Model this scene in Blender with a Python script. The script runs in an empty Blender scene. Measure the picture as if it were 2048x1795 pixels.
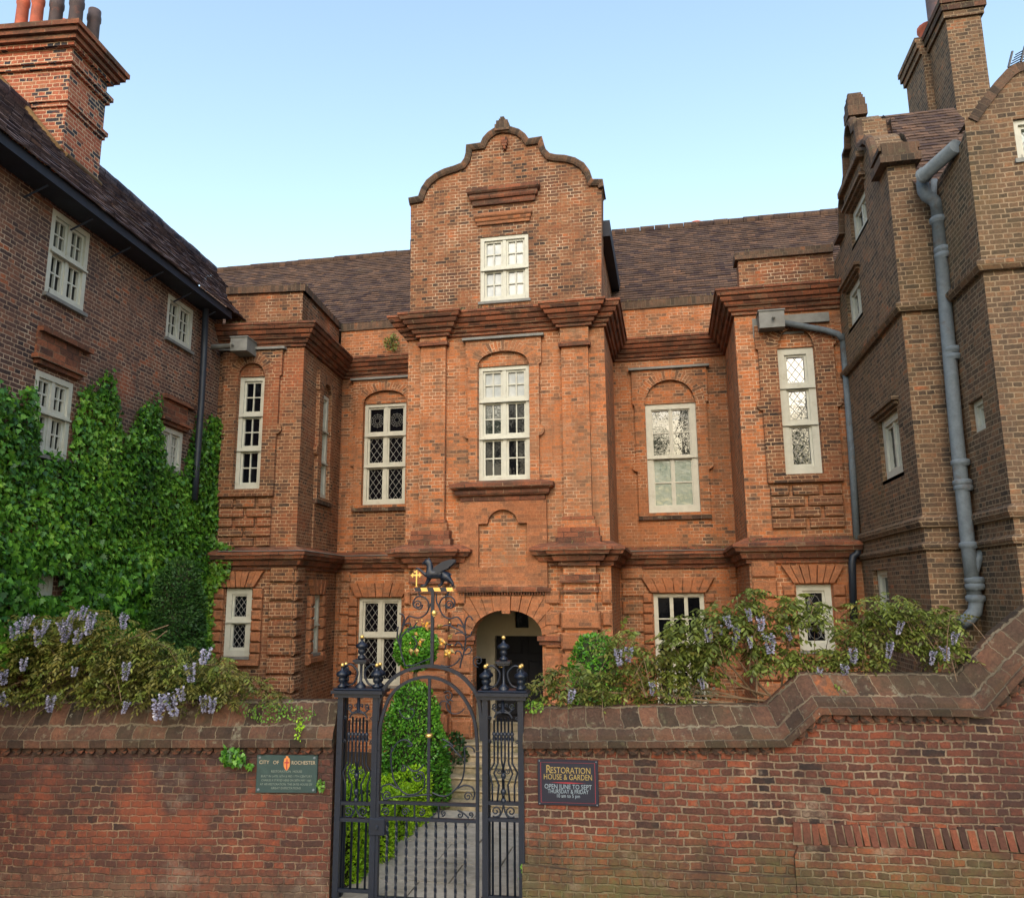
import bpy, bmesh, math, random
import numpy as np
from mathutils import Vector, Matrix
from mathutils.geometry import tessellate_polygon
random.seed(7); RNG = np.random.default_rng(7)
R = math.radians
scene = bpy.context.scene
COL = scene.collection

# ------------------------------------------------------------ camera, sky, sun, exposure
F_PX, CX, CY = 1550.0, 1024.0, 897.5          # measured focal length and centre, in pixels of the 2048 px photograph
CAM = np.array([0.0, 0.0, 2.83])
_y, _p, _r = R(11.3), R(10.3), R(0.43)
FWD = np.array([-math.sin(_y)*math.cos(_p), math.cos(_y)*math.cos(_p), math.sin(_p)])
_rt = np.array([math.cos(_y), math.sin(_y), 0.0]); _up = np.cross(_rt, FWD)
RT = math.cos(_r)*_rt - math.sin(_r)*_up; UP = math.sin(_r)*_rt + math.cos(_r)*_up
cd = bpy.data.cameras.new('camera'); cam = bpy.data.objects.new('camera', cd); COL.objects.link(cam)
m = Matrix.Identity(4)
for i in range(3):
    m[i][0], m[i][1], m[i][2], m[i][3] = RT[i], UP[i], -FWD[i], CAM[i]
cam.matrix_world = m
cd.sensor_fit = 'HORIZONTAL'; cd.sensor_width = 36.0; cd.lens = 36.0*F_PX/2048.0
cd.clip_start = 0.1; cd.clip_end = 3000
scene.camera = cam

SUN_EL, SUN_AZ = 33.0, 175.0                    # azimuth measured clockwise from +Y (the view direction)
w = bpy.data.worlds.new('World'); scene.world = w; w.use_nodes = True
wn = w.node_tree; bg = wn.nodes['Background']
sky = wn.nodes.new('ShaderNodeTexSky'); sky.sky_type = 'NISHITA'; sky.sun_disc = False
sky.sun_elevation = R(SUN_EL); sky.sun_rotation = R(SUN_AZ)
sky.air_density = 1.65; sky.dust_density = 2.2; sky.ozone_density = 0.9
wn.links.new(sky.outputs[0], bg.inputs[0]); bg.inputs[1].default_value = 0.15
sl = bpy.data.lights.new('sun', 'SUN'); sl.energy = 0.6; sl.angle = R(42); sl.color = (1.0, 0.96, 0.90)
so = bpy.data.objects.new('sun', sl); COL.objects.link(so)
_a, _e = R(SUN_AZ), R(SUN_EL)
sd = Vector((math.sin(_a)*math.cos(_e), math.cos(_a)*math.cos(_e), math.sin(_e)))
so.rotation_euler = sd.to_track_quat('Z', 'Y').to_euler()
scene.view_settings.view_transform = 'Standard'; scene.view_settings.look = 'None'
scene.view_settings.exposure = 1.2; scene.view_settings.gamma = 1.0
scene.cycles.max_bounces = 6; scene.cycles.diffuse_bounces = 3; scene.cycles.glossy_bounces = 3
scene.cycles.transparent_max_bounces = 4; scene.cycles.transmission_bounces = 2

# ------------------------------------------------------------ measuring: photo pixel -> point on a real plane
def ray(x, y): return FWD + RT*(x-CX)/F_PX - UP*(y-CY)/F_PX
def on(x, y, p0, n):
    d = ray(x, y); n = np.array(n, float)
    return CAM + d*(np.dot(np.array(p0, float)-CAM, n)/np.dot(d, n))
def on_y(x, y, Y): return on(x, y, (0, Y, 0), (0, 1, 0))

class Face:
    """an upright plane: u runs to the right along it, z up, d out of it towards the viewer"""
    def __init__(s, o, ang):
        a = R(ang); s.o = np.array([o[0], o[1], 0.0])
        s.u = np.array([math.cos(a), math.sin(a), 0.0]); s.n = np.array([math.sin(a), -math.cos(a), 0.0])
    def pt(s, u, z, d=0.0): return s.o + s.u*u + s.n*d + np.array([0, 0, z])
    def px(s, x, y, d=0.0):
        q = on(x, y, s.o + s.n*d, s.n); return float((q-s.o) @ s.u), float(q[2])
    def rect(s, x0, y0, x1, y1, d=0.0):
        a = s.px(x0, (y0), d); b = s.px(x1, y1, d); return a[0], b[0], b[1], a[1]

# ------------------------------------------------------------ mesh builder
class MB:
    def __init__(s): s.v = []; s.f = []; s.m = []; s.uv = []; s.sm = []
    def poly(s, pts, mat=0, uv=None, smooth=False):
        i = len(s.v); s.v += [tuple(map(float, p)) for p in pts]
        s.f.append(list(range(i, i+len(pts)))); s.m.append(mat); s.uv.append(uv); s.sm.append(smooth)
    def box(s, F, u0, u1, z0, z1, d0, d1, mat=0, skip=''):
        P = lambda u, z, d: F.pt(u, z, d)
        q = {'f': [(u0,z0,d1),(u1,z0,d1),(u1,z1,d1),(u0,z1,d1)], 'k': [(u1,z0,d0),(u0,z0,d0),(u0,z1,d0),(u1,z1,d0)],
             'l': [(u0,z0,d0),(u0,z0,d1),(u0,z1,d1),(u0,z1,d0)], 'r': [(u1,z0,d1),(u1,z0,d0),(u1,z1,d0),(u1,z1,d1)],
             't': [(u0,z1,d1),(u1,z1,d1),(u1,z1,d0),(u0,z1,d0)], 'b': [(u0,z0,d0),(u1,z0,d0),(u1,z0,d1),(u0,z0,d1)]}
        for k, c in q.items():
            if k not in skip: s.poly([P(*x) for x in c], mat)
    def cushion(s, F, u0, u1, z0, z1, d0, d1, c=0.02, mat=0):
        c = min(c, (u1-u0)*.45, (z1-z0)*.45); dm = d1-c
        o = [(u0,z0),(u1,z0),(u1,z1),(u0,z1)]; i = [(u0+c,z0+c),(u1-c,z0+c),(u1-c,z1-c),(u0+c,z1-c)]
        s.poly([F.pt(a,b,d1) for a,b in i], mat)
        for k in range(4):
            l = (k+1) % 4
            s.poly([F.pt(*o[k],dm),F.pt(*o[l],dm),F.pt(*i[l],d1),F.pt(*i[k],d1)], mat)
            s.poly([F.pt(*o[k],d0),F.pt(*o[l],d0),F.pt(*o[l],dm),F.pt(*o[k],dm)], mat)
    def plate(s, F, outer, holes=(), d0=-.25, d1=0.0, mat=0, sides=True, hsides=True, hd=None):
        loops = [[Vector((u, z, 0)) for u, z in L] for L in [outer]+list(holes)]
        flat = [p for L in loops for p in L]
        for t in tessellate_polygon(loops):
            a, b, c = [flat[k] for k in t]
            if (b-a).cross(c-a).z < 0: b, c = c, b
            s.poly([F.pt(p.x, p.y, d1) for p in (a, b, c)], mat)
        def rim(L, e):
            for k in range(len(L)):
                a, b = L[k], L[(k+1) % len(L)]
                s.poly([F.pt(*a,d1), F.pt(*a,e), F.pt(*b,e), F.pt(*b,d1)], mat)
        if sides: rim(outer, d0)
        if hsides:
            for L in holes: rim(L, d0 if hd is None else hd)
    def sweep(s, path, prof, mat=0, vs=None, z0=0.0, closed=False, caps=True):
        """mitred moulding: path of ground points, profile of (out, height); out is to the right of travel"""
        P = [np.array(p, float)[:2] for p in path]; n = len(P); offs = []
        for k in range(n):
            d = []
            if k > 0: d.append((P[k]-P[k-1])/np.linalg.norm(P[k]-P[k-1]))
            if k < n-1: d.append((P[k+1]-P[k])/np.linalg.norm(P[k+1]-P[k]))
            nn = [np.array([q[1], -q[0]]) for q in d]
            if len(nn) == 1: offs.append(nn[0])
            else:
                b = nn[0]+nn[1]; offs.append(b/max(.2, 1+float(nn[0]@nn[1])))
        if vs is None:
            vs = [0.0]
            for a, b in zip(prof, prof[1:]): vs.append(vs[-1]+math.hypot(b[0]-a[0], b[1]-a[1]))
        L = 0.0
        for k in range(n-1):
            l = float(np.linalg.norm(P[k+1]-P[k]))
            for j in range(len(prof)-1):
                q = []
                for (pp, oo, jj) in ((P[k],offs[k],j),(P[k+1],offs[k+1],j),(P[k+1],offs[k+1],j+1),(P[k],offs[k],j+1)):
                    e = pp+oo*prof[jj][0]; q.append((e[0], e[1], z0+prof[jj][1]))
                s.poly(q, mat, [(L,vs[j]),(L+l,vs[j]),(L+l,vs[j+1]),(L,vs[j+1])])
            L += l
        if caps:
            for k in (0, n-1):
                s.poly([(P[k][0]+offs[k][0]*d, P[k][1]+offs[k][1]*d, z0+h) for d, h in prof], mat)
    def sweep_uz(s, F, path, prof, mat=0, vs=None):
        """moulding that follows a line (u, z) drawn on a face; profile (out, offset to the left of travel)"""
        P = [np.array(p, float) for p in path]; n = len(P); offs = []
        for k in range(n):
            d = []
            if k > 0: d.append((P[k]-P[k-1])/np.linalg.norm(P[k]-P[k-1]))
            if k < n-1: d.append((P[k+1]-P[k])/np.linalg.norm(P[k+1]-P[k]))
            nn = [np.array([-q[1], q[0]]) for q in d]
            if len(nn) == 1: offs.append(nn[0])
            else: offs.append((nn[0]+nn[1])/max(.35, 1+float(nn[0]@nn[1])))
        if vs is None:
            vs = [0.0]
            for a, b in zip(prof, prof[1:]): vs.append(vs[-1]+math.hypot(b[0]-a[0], b[1]-a[1]))
        L = 0.0
        for k in range(n-1):
            l = float(np.linalg.norm(P[k+1]-P[k]))
            for j in range(len(prof)-1):
                q = []
                for kk, jj in ((k,j),(k+1,j),(k+1,j+1),(k,j+1)):
                    e = P[kk]+offs[kk]*prof[jj][1]; q.append(F.pt(e[0], e[1], prof[jj][0]))
                s.poly(q, mat, [(L,vs[j]),(L+l,vs[j]),(L+l,vs[j+1]),(L,vs[j+1])])
            L += l
        for k in (0, n-1):
            s.poly([F.pt(*(P[k]+offs[k]*h), d) for d, h in prof], mat)
    def tube(s, pts, r, n=8, mat=0, caps=True):
        P = [np.array(p, float) for p in pts]; m_ = len(P)
        rs = r if isinstance(r, (list, tuple)) else [r]*m_
        up = None; rings = []
        for k in range(m_):
            t = P[min(k+1, m_-1)]-P[max(k-1, 0)]; t = t/(np.linalg.norm(t)+1e-9)
            if up is None:
                up = np.array([0, 0, 1.0]) if abs(t[2]) < .9 else np.array([1.0, 0, 0])
            a = np.cross(t, up); a /= np.linalg.norm(a)+1e-9; b = np.cross(a, t); up = b
            rings.append([P[k]+rs[k]*(a*math.cos(2*math.pi*i/n)+b*math.sin(2*math.pi*i/n)) for i in range(n)])
        base = len(s.v)
        for g in rings: s.v += [tuple(p) for p in g]
        for k in range(m_-1):
            for i in range(n):
                j = (i+1) % n
                s.f.append([base+k*n+i, base+k*n+j, base+(k+1)*n+j, base+(k+1)*n+i]); s.m.append(mat); s.uv.append(None); s.sm.append(n > 5)
        if caps:
            for k in (0, m_-1):
                s.f.append([base+k*n+i for i in range(n)]); s.m.append(mat); s.uv.append(None); s.sm.append(False)
    def lathe(s, c, prof, n=16, mat=0, flute=0.0, nf=8):
        base = len(s.v)
        for r, z in prof:
            for i in range(n):
                a = 2*math.pi*i/n; rr = r*(1+flute*math.cos(nf*a)) if 0 < r else r
                s.v.append((c[0]+rr*math.cos(a), c[1]+rr*math.sin(a), c[2]+z))
        for k in range(len(prof)-1):
            for i in range(n):
                j = (i+1) % n
                s.f.append([base+k*n+i, base+k*n+j, base+(k+1)*n+j, base+(k+1)*n+i]); s.m.append(mat); s.uv.append(None); s.sm.append(True)
        for k in (0, len(prof)-1):
            s.f.append([base+k*n+i for i in range(n)]); s.m.append(mat); s.uv.append(None); s.sm.append(False)
    def build(s, name, mats, parent=None, label=None):
        me = bpy.data.meshes.new(name); me.from_pydata(s.v, [], s.f)
        if not isinstance(mats, (list, tuple)): mats = [mats]
        for q in mats: me.materials.append(q)
        me.polygons.foreach_set('material_index', s.m)
        me.polygons.foreach_set('use_smooth', s.sm)
        me.update()
        uvl = me.uv_layers.new(name='UVMap'); V = s.v; buf = []
        for fi, pl in enumerate(me.polygons):
            u = s.uv[fi]
            if u is not None: buf += [c for p in u for c in p]; continue
            nx, ny, nz = pl.normal
            if abs(nz) > .8:
                for vi in s.f[fi]: buf += (V[vi][0], V[vi][1])
            else:
                l = math.hypot(nx, ny) or 1; tx, ty = -ny/l, nx/l; k = math.sqrt(max(1e-6, 1-nz*nz))
                if abs(tx) > abs(ty):
                    if tx < 0: tx, ty = -tx, -ty
                elif ty < 0: tx, ty = -tx, -ty
                for vi in s.f[fi]:
                    p = V[vi]; buf += (p[0]*tx+p[1]*ty, p[2]/k)
        uvl.data.foreach_set('uv', buf)
        o = bpy.data.objects.new(name, me); COL.objects.link(o)
        if parent is not None:
            o.parent = parent; o.matrix_parent_inverse = parent.matrix_world.inverted()
        if label: o['label'] = label
        return o

def tag(o, label=None, cat=None, group=None, kind=None):
    for k, q in (('label', label), ('category', cat), ('group', group), ('kind', kind)):
        if q: o[k] = q
    return o
def thing(name, label, cat, loc, group=None):
    o = bpy.data.objects.new(name, None); COL.objects.link(o); o.location = loc; o.empty_display_size = .2
    o.matrix_world = Matrix.Translation(Vector(loc))
    return tag(o, label, cat, group)
def arch(u0, u1, zs, rise, n=14):
    c, a = (u0+u1)/2, (u1-u0)/2
    return [(c+a*math.cos(t), zs+rise*math.sin(t)) for t in [math.pi*k/n for k in range(n+1)]]   # right to left
def rectl(u0, u1, z0, z1): return [(u0,z0),(u1,z0),(u1,z1),(u0,z1)]

# ------------------------------------------------------------ materials
def lin(c):
    return tuple(((x/255)/12.92 if x/255 <= .04045 else ((x/255+.055)/1.055)**2.4) for x in c)+(1.0,)
def base(name):
    mt = bpy.data.materials.new(name); mt.use_nodes = True; nt = mt.node_tree
    return mt, nt, nt.nodes['Principled BSDF']
def nd(nt, t, **kw):
    n = nt.nodes.new(t)
    for k, q in kw.items():
        if k in n.bl_rna.properties: setattr(n, k, q)
        else: n.inputs[k].default_value = q
    return n
def ramp(nt, src, stops, interp='LINEAR'):
    r = nt.nodes.new('ShaderNodeValToRGB'); r.color_ramp.interpolation = interp
    e = r.color_ramp.elements
    while len(e) < len(stops): e.new(0.5)
    for k, (p, c) in enumerate(stops):
        e[k].position = p; e[k].color = c if len(c) == 4 else tuple(c)+(1,)
    nt.links.new(src, r.inputs[0]); return r.outputs[0]
def mix(nt, fac, a, b, blend='MIX'):
    n = nt.nodes.new('ShaderNodeMix'); n.data_type = 'RGBA'; n.blend_type = blend
    for q, i in ((fac, 0), (a, 6), (b, 7)):
        if isinstance(q, (int, float)): n.inputs[i].default_value = q
        elif isinstance(q, tuple): n.inputs[i].default_value = q if len(q) == 4 else q+(1,)
        else: nt.links.new(q, n.inputs[i])
    return n.outputs[2]
def mth(nt, op, a, b=0.0, clamp=False):
    n = nt.nodes.new('ShaderNodeMath'); n.operation = op; n.use_clamp = clamp
    for q, i in ((a, 0), (b, 1)):
        if isinstance(q, (int, float)): n.inputs[i].default_value = q
        else: nt.links.new(q, n.inputs[i])
    return n.outputs[0]
def noise(nt, vec, sc, det=3, rough=.6):
    n = nd(nt, 'ShaderNodeTexNoise', Scale=sc, Detail=det, Roughness=rough)
    if vec is not None: nt.links.new(vec, n.inputs['Vector'])
    return n.outputs[0]
def maprange(nt, src, a, b, c=0.0, d=1.0):
    n = nt.nodes.new('ShaderNodeMapRange'); n.clamp = True
    for i, q in enumerate((a, b, c, d)): n.inputs[i+1].default_value = q
    nt.links.new(src, n.inputs[0]); return n.outputs[0]
B1, B0 = (1, 1, 1, 1), (0, 0, 0, 1)

def brick(name, pal, mortar, mortar2, bw=.192, rh=.056, gmin=.2, ms=.006, wob=.012, stains=(), english=True, bump=.5, zmask=None, rough=.9, soft=.35, lime=.0, over=(), streak=None, amp=.75):
    mt, nt, bs = base(name); L = nt.links.new
    uv = nd(nt, 'ShaderNodeUVMap').outputs[0]; pos = nd(nt, 'ShaderNodeNewGeometry').outputs[0]
    wn_ = nd(nt, 'ShaderNodeTexNoise', Scale=2.3, Detail=3); L(uv, wn_.inputs['Vector'])
    sb = nt.nodes.new('ShaderNodeVectorMath'); sb.operation = 'SUBTRACT'; L(wn_.outputs[1], sb.inputs[0]); sb.inputs[1].default_value = (.5, .5, .5)
    ss = nt.nodes.new('ShaderNodeVectorMath'); ss.operation = 'SCALE'; L(sb.outputs[0], ss.inputs[0]); ss.inputs['Scale'].default_value = wob*2
    w2 = nd(nt, 'ShaderNodeTexNoise', Scale=26.0, Detail=2); L(uv, w2.inputs['Vector'])
    sb2 = nt.nodes.new('ShaderNodeVectorMath'); sb2.operation = 'SUBTRACT'; L(w2.outputs[1], sb2.inputs[0]); sb2.inputs[1].default_value = (.5, .5, .5)
    ss2 = nt.nodes.new('ShaderNodeVectorMath'); ss2.operation = 'SCALE'; L(sb2.outputs[0], ss2.inputs[0]); ss2.inputs['Scale'].default_value = wob*1.1
    ad = nt.nodes.new('ShaderNodeVectorMath'); ad.operation = 'ADD'; L(uv, ad.inputs[0]); L(ss.outputs[0], ad.inputs[1])
    ad2 = nt.nodes.new('ShaderNodeVectorMath'); ad2.operation = 'ADD'; L(ad.outputs[0], ad2.inputs[0]); L(ss2.outputs[0], ad2.inputs[1])
    bt = nd(nt, 'ShaderNodeTexBrick', Scale=1.0); L(ad2.outputs[0], bt.inputs['Vector'])
    bt.inputs['Color1'].default_value = B0; bt.inputs['Color2'].default_value = B1; bt.inputs['Mortar'].default_value = (.5,.5,.5,1)
    bt.inputs['Mortar Size'].default_value = ms; bt.inputs['Mortar Smooth'].default_value = soft
    bt.inputs['Brick Width'].default_value = bw; bt.inputs['Row Height'].default_value = rh
    bt.offset = .5; bt.offset_frequency = 2
    bt.squash = .5 if english else 1.0; bt.squash_frequency = 2
    rnd = mth(nt, 'MULTIPLY', bt.outputs['Color'], .78)
    ln = noise(nt, pos, .9, 3)
    rnd = mth(nt, 'ADD', rnd, mth(nt, 'MULTIPLY', mth(nt, 'SUBTRACT', ln, .5), amp))
    rnd = mth(nt, 'ADD', rnd, mth(nt, 'MULTIPLY', mth(nt, 'SUBTRACT', noise(nt, pos, 13, 3), .5), .55))
    rnd = mth(nt, 'ADD', rnd, .11, True)
    c = ramp(nt, rnd, [(p, lin(q)) for p, q in pal])
    fine = noise(nt, pos, 46, 4, .7)
    c = mix(nt, 1.0, c, ramp(nt, fine, [(.25, (.55,.55,.55)), (.75, (1.4,1.4,1.4))]), 'MULTIPLY')
    for col, sc, lo, hi, amt in stains:
        f = mth(nt, 'MULTIPLY', maprange(nt, noise(nt, pos, sc, 5, .65), lo, hi), amt)
        c = mix(nt, f, c, lin(col))
    mcol = mix(nt, maprange(nt, noise(nt, pos, 2.6, 4, .7), .42, .66), lin(mortar), lin(mortar2))
    mf = bt.outputs['Fac']
    if lime:
        mf = mth(nt, 'MAXIMUM', mth(nt, 'MULTIPLY', mf, .9), mth(nt, 'MULTIPLY', maprange(nt, noise(nt, pos, 11, 5, .8), .66, .72), lime))
    gap = mth(nt, 'MULTIPLY', mf, maprange(nt, noise(nt, pos, 5.0, 4, .7), .25, .5, gmin, 1.0))
    c = mix(nt, gap, c, mcol)
    if zmask:
        for col, za, zb, amt, sc in zmask:
            z = nt.nodes.new('ShaderNodeSeparateXYZ'); L(pos, z.inputs[0])
            zz = mth(nt, 'ADD', z.outputs[2], mth(nt, 'MULTIPLY', mth(nt, 'SUBTRACT', noise(nt, pos, sc, 5, .7), .5), abs(zb-za)*2.2))
            f = mth(nt, 'MULTIPLY', maprange(nt, zz, za, zb), amt)
            f = mth(nt, 'MULTIPLY', f, maprange(nt, noise(nt, pos, 14, 4, .7), .3, .6, .35, 1.0))
            c = mix(nt, f, c, lin(col))
    for col, sc, lo, hi, amt in over:                       # weathering that lies over brick and mortar alike
        f = mth(nt, 'MULTIPLY', maprange(nt, noise(nt, pos, sc, 6, .68), lo, hi), amt)
        c = mix(nt, mth(nt, 'MULTIPLY', f, maprange(nt, noise(nt, pos, 21, 5, .75), .38, .58, .12, 1.0)), c, lin(col))
    if streak:                                              # rain streaks: noise drawn out down the wall
        mp = nt.nodes.new('ShaderNodeMapping'); mp.inputs['Scale'].default_value = (5.5, 5.5, .55); L(pos, mp.inputs[0])
        f = mth(nt, 'MULTIPLY', maprange(nt, noise(nt, mp.outputs[0], 1.0, 5, .65), .54, .72), streak[1]); c = mix(nt, f, c, lin(streak[0]))
    L(c, bs.inputs['Base Color']); bs.inputs['Roughness'].default_value = rough
    bs.inputs['Specular IOR Level'].default_value = .25
    h = mth(nt, 'SUBTRACT', mth(nt, 'MULTIPLY', fine, .45), bt.outputs['Fac'])
    h = mth(nt, 'ADD', h, mth(nt, 'MULTIPLY', bt.outputs['Color'], .35))
    bp = nd(nt, 'ShaderNodeBump', Strength=bump, Distance=.012); L(h, bp.inputs['Height']); L(bp.outputs[0], bs.inputs['Normal'])
    return mt

def plain(name, col, rough=.6, var=.25, sc=20, metal=0.0, bump=.1, dirt=None, spec=.4, bd=.004):
    mt, nt, bs = base(name); L = nt.links.new
    pos = nd(nt, 'ShaderNodeNewGeometry').outputs[0]
    n1 = noise(nt, pos, sc, 4, .65)
    c = mix(nt, 1.0, lin(col), ramp(nt, n1, [(.25, (1-var,)*3), (.75, (1+var,)*3)]), 'MULTIPLY')
    if dirt:
        dc, dsc, lo, hi, am = dirt
        c = mix(nt, mth(nt, 'MULTIPLY', maprange(nt, noise(nt, pos, dsc, 5, .7), lo, hi), am), c, lin(dc))
    L(c, bs.inputs['Base Color']); bs.inputs['Roughness'].default_value = rough; bs.inputs['Metallic'].default_value = metal
    bs.inputs['Specular IOR Level'].default_value = spec
    if bump:
        bp = nd(nt, 'ShaderNodeBump', Strength=bump, Distance=bd); L(n1, bp.inputs['Height']); L(bp.outputs[0], bs.inputs['Normal'])
    return mt

def leafmat(name, cols, rough=.45, sc=1.2, spec=.4, tr=.25):
    mt, nt, bs = base(name); L = nt.links.new
    g = nd(nt, 'ShaderNodeNewGeometry')
    f = mth(nt, 'ADD', mth(nt, 'MULTIPLY', g.outputs['Random Per Island'], .6), mth(nt, 'MULTIPLY', mth(nt, 'SUBTRACT', noise(nt, g.outputs[0], sc, 3), .3), 1.0), True)
    c = ramp(nt, f, [(p, lin(q)) for p, q in cols])
    L(c, bs.inputs['Base Color']); bs.inputs['Roughness'].default_value = rough; bs.inputs['Specular IOR Level'].default_value = spec
    t = nt.nodes.new('ShaderNodeBsdfTranslucent'); L(c, t.inputs[0]); mx = nt.nodes.new('ShaderNodeMixShader'); mx.inputs[0].default_value = tr
    L(bs.outputs[0], mx.inputs[1]); L(t.outputs[0], mx.inputs[2]); L(mx.outputs[0], nt.nodes['Material Output'].inputs[0])
    return mt

def glassmat(name, col, ior=1.9, wob=.15, rough=.03, sc=7, var=None, spec=.5):
    mt, nt, bs = base(name); L = nt.links.new
    pos = nd(nt, 'ShaderNodeNewGeometry').outputs[0]
    bs.inputs['Specular IOR Level'].default_value = spec
    if var:
        c = mix(nt, maprange(nt, noise(nt, pos, var[1], 3), .35, .65), lin(col), lin(var[0])); L(c, bs.inputs['Base Color'])
    else: bs.inputs['Base Color'].default_value = lin(col)
    bs.inputs['Roughness'].default_value = rough; bs.inputs['IOR'].default_value = ior
    bp = nd(nt, 'ShaderNodeBump', Strength=wob, Distance=.02); L(noise(nt, pos, sc, 2), bp.inputs['Height']); L(bp.outputs[0], bs.inputs['Normal'])
    return mt

M = {}
ORANGE = [(0, (78,62,54)), (.12, (108,80,62)), (.28, (138,94,67)), (.5, (162,103,69)), (.78, (178,106,63)), (1, (158,118,92))]
BROWN = [(0, (54,46,42)), (.14, (82,62,50)), (.4, (116,78,56)), (.7, (136,88,60)), (.9, (126,94,70)), (1, (164,92,54))]
STREET = [(0, (44,37,36)), (.15, (68,48,42)), (.4, (90,56,46)), (.7, (110,62,47)), (.9, (130,69,47)), (1, (116,84,67))]
M['orange'] = brick('orange_brick', ORANGE, (150,112,82), (204,176,146), stains=[((112,80,58), .55, .5, .72, .65), ((84,62,52), 1.7, .58, .74, .6)], lime=.5, over=[((130,100,76), .8, .45, .62, .62), ((178,108,66), .55, .53, .66, .5), ((104,90,70), 2.0, .54, .68, .5), ((148,124,100), 3.2, .6, .72, .4)], streak=((84,62,50), .4))
M['orange_smooth'] = brick('rubbed_orange_brick', [(0, (108,78,60)), (.3, (138,94,68)), (.7, (158,101,68)), (1, (164,112,82))], (140,94,66), (168,126,92), ms=.003, stains=[((122,74,46), 1.1, .5, .7, .6)], bump=.3)
M['upper'] = brick('weathered_brick', BROWN, (142,112,84), (206,184,156), stains=[((58,48,44), 1.1, .54, .66, .75), ((186,104,60), .9, .58, .68, .5)], lime=.6, over=[((66,56,50), .8, .54, .68, .5), ((184,106,62), 1.1, .58, .7, .4)], streak=((64,54,48), .4))
M['bay'] = brick('brown_bay_brick', BROWN, (156,122,92), (190,160,128), stains=[((190,92,46), .7, .54, .68, .5), ((82,62,48), 1.6, .55, .7, .5)], over=[((98,78,62), .7, .5, .68, .5), ((172,100,60), .9, .6, .72, .45)], streak=((74,60,50), .4))
M['moulded'] = brick('moulded_brick', [(0, (74,53,45)), (.4, (114,72,54)), (.8, (142,86,61)), (1, (116,92,74))], (56,44,38), (146,122,98), bw=.22, rh=.08, ms=.0055, gmin=.3, stains=[((70,56,46), 2.0, .5, .68, .75), ((112,100,78), 5, .62, .75, .5)], english=False, bump=.4)
M['purple'] = brick('purple_brown_brick', [(0, (52,44,44)), (.25, (82,62,56)), (.6, (106,76,64)), (.85, (122,84,66)), (1, (156,88,58))], (150,124,104), (186,164,140), bw=.18, rh=.053, stains=[((70,56,54), .6, .48, .7, .55), ((166,92,58), .8, .62, .72, .7)], over=[((66,58,58), .6, .5, .66, .45), ((134,112,98), 2.0, .6, .74, .35)], streak=((62,56,56), .35))
M['dark'] = brick('dark_brown_brick', [(0, (58,51,45)), (.25, (86,70,56)), (.6, (108,84,65)), (.85, (122,93,69)), (1, (150,94,64))], (132,114,92), (150,130,106), bw=.168, rh=.053, ms=.0065, gmin=.3, stains=[((86,78,52), .7, .5, .7, .5), ((60,52,44), 1.6, .56, .7, .5)], over=[((78,68,58), .6, .48, .66, .4), ((88,84,58), .9, .58, .7, .4), ((124,84,60), 1.2, .6, .72, .4)], streak=((56,50,46), .4))
M['chimney'] = brick('patterned_chimney_brick', [(0, (46,48,56)), (.3, (60,56,60)), (.36, (136,78,58)), (.7, (162,88,64)), (1, (160,104,76))], (184,156,128), (206,180,150), stains=[((80,68,60), .8, .55, .7, .4)])
M['street'] = brick('old_red_garden_brick', STREET, (112,98,82), (152,134,112), bw=.205, rh=.066, ms=.0105, wob=.024, soft=.6, bump=1.0,
    stains=[((54,40,38), .55, .5, .66, .75), ((126,80,62), 1.3, .58, .7, .6), ((120,108,94), 3.5, .66, .76, .6)], zmask=[((88,88,54), .75, .15, .85, 2.2)], lime=.3, amp=1.2, over=[((66,46,42), .8, .46, .6, .62), ((146,76,52), 1.0, .56, .68, .5), ((60,52,48), 1.9, .52, .64, .5), ((146,130,112), 2.3, .58, .68, .5), ((92,92,74), 3.4, .58, .7, .4)], streak=((60,48,42), .35))
M['coping'] = brick('weathered_coping_brick', [(0, (44,38,33)), (.4, (74,56,47)), (.75, (96,68,55)), (.95, (108,74,57)), (1, (140,84,54))], (104,94,78), (132,120,100), bw=.165, rh=.2, ms=.005, wob=.02, english=False, bump=.9,
    stains=[((64,58,44), 1.2, .48, .68, .7), ((104,102,78), 6, .62, .72, .55)], lime=.35, over=[((132,130,112), 8, .58, .66, .6), ((78,74,50), 1.8, .6, .72, .4), ((50,38,34), 1.1, .5, .66, .55), ((118,74,54), 2.6, .58, .7, .5), ((168,164,150), 14, .66, .72, .6)])
M['edge'] = brick('brick_on_edge', [(0, (58,50,44)), (.4, (88,70,58)), (.8, (104,80,64)), (1, (124,84,60))], (92,80,66), (120,106,88), bw=.075, rh=.24, ms=.004, wob=.01, english=False, bump=.7, stains=[((62,58,48), 1.5, .48, .68, .7), ((112,108,82), 6, .62, .74, .5)])
M['street_left'] = brick('sooty_red_garden_brick', STREET, (112,92,76), (160,138,112), bw=.205, rh=.066, ms=.009, wob=.026, soft=.7, bump=1.0, stains=[((52,42,40), .6, .5, .64, .7), ((118,70,52), 1.1, .56, .7, .6), ((112,102,92), 3.1, .66, .75, .6)], zmask=[((58,46,44), .7, 1.3, .85, 1.6), ((104,92,76), .3, .02, .6, 3)], lime=.35, amp=1.2, over=[((62,44,42), .9, .44, .58, .65), ((140,70,46), 1.1, .56, .66, .55), ((140,126,112), 2.0, .6, .7, .45), ((52,42,40), 2.4, .54, .66, .5)], streak=((56,46,44), .35))
M['tile'] = brick('clay_roof_tile', [(0, (52,40,44)), (.3, (76,61,54)), (.65, (90,71,60)), (.9, (102,79,65)), (1, (136,100,78))], (44,34,36), (58,44,44), bw=.17, rh=.105, ms=.004, wob=.006, english=False, bump=.3, amp=.3, stains=[((92,80,66), 1.0, .6, .74, .4)])
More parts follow.
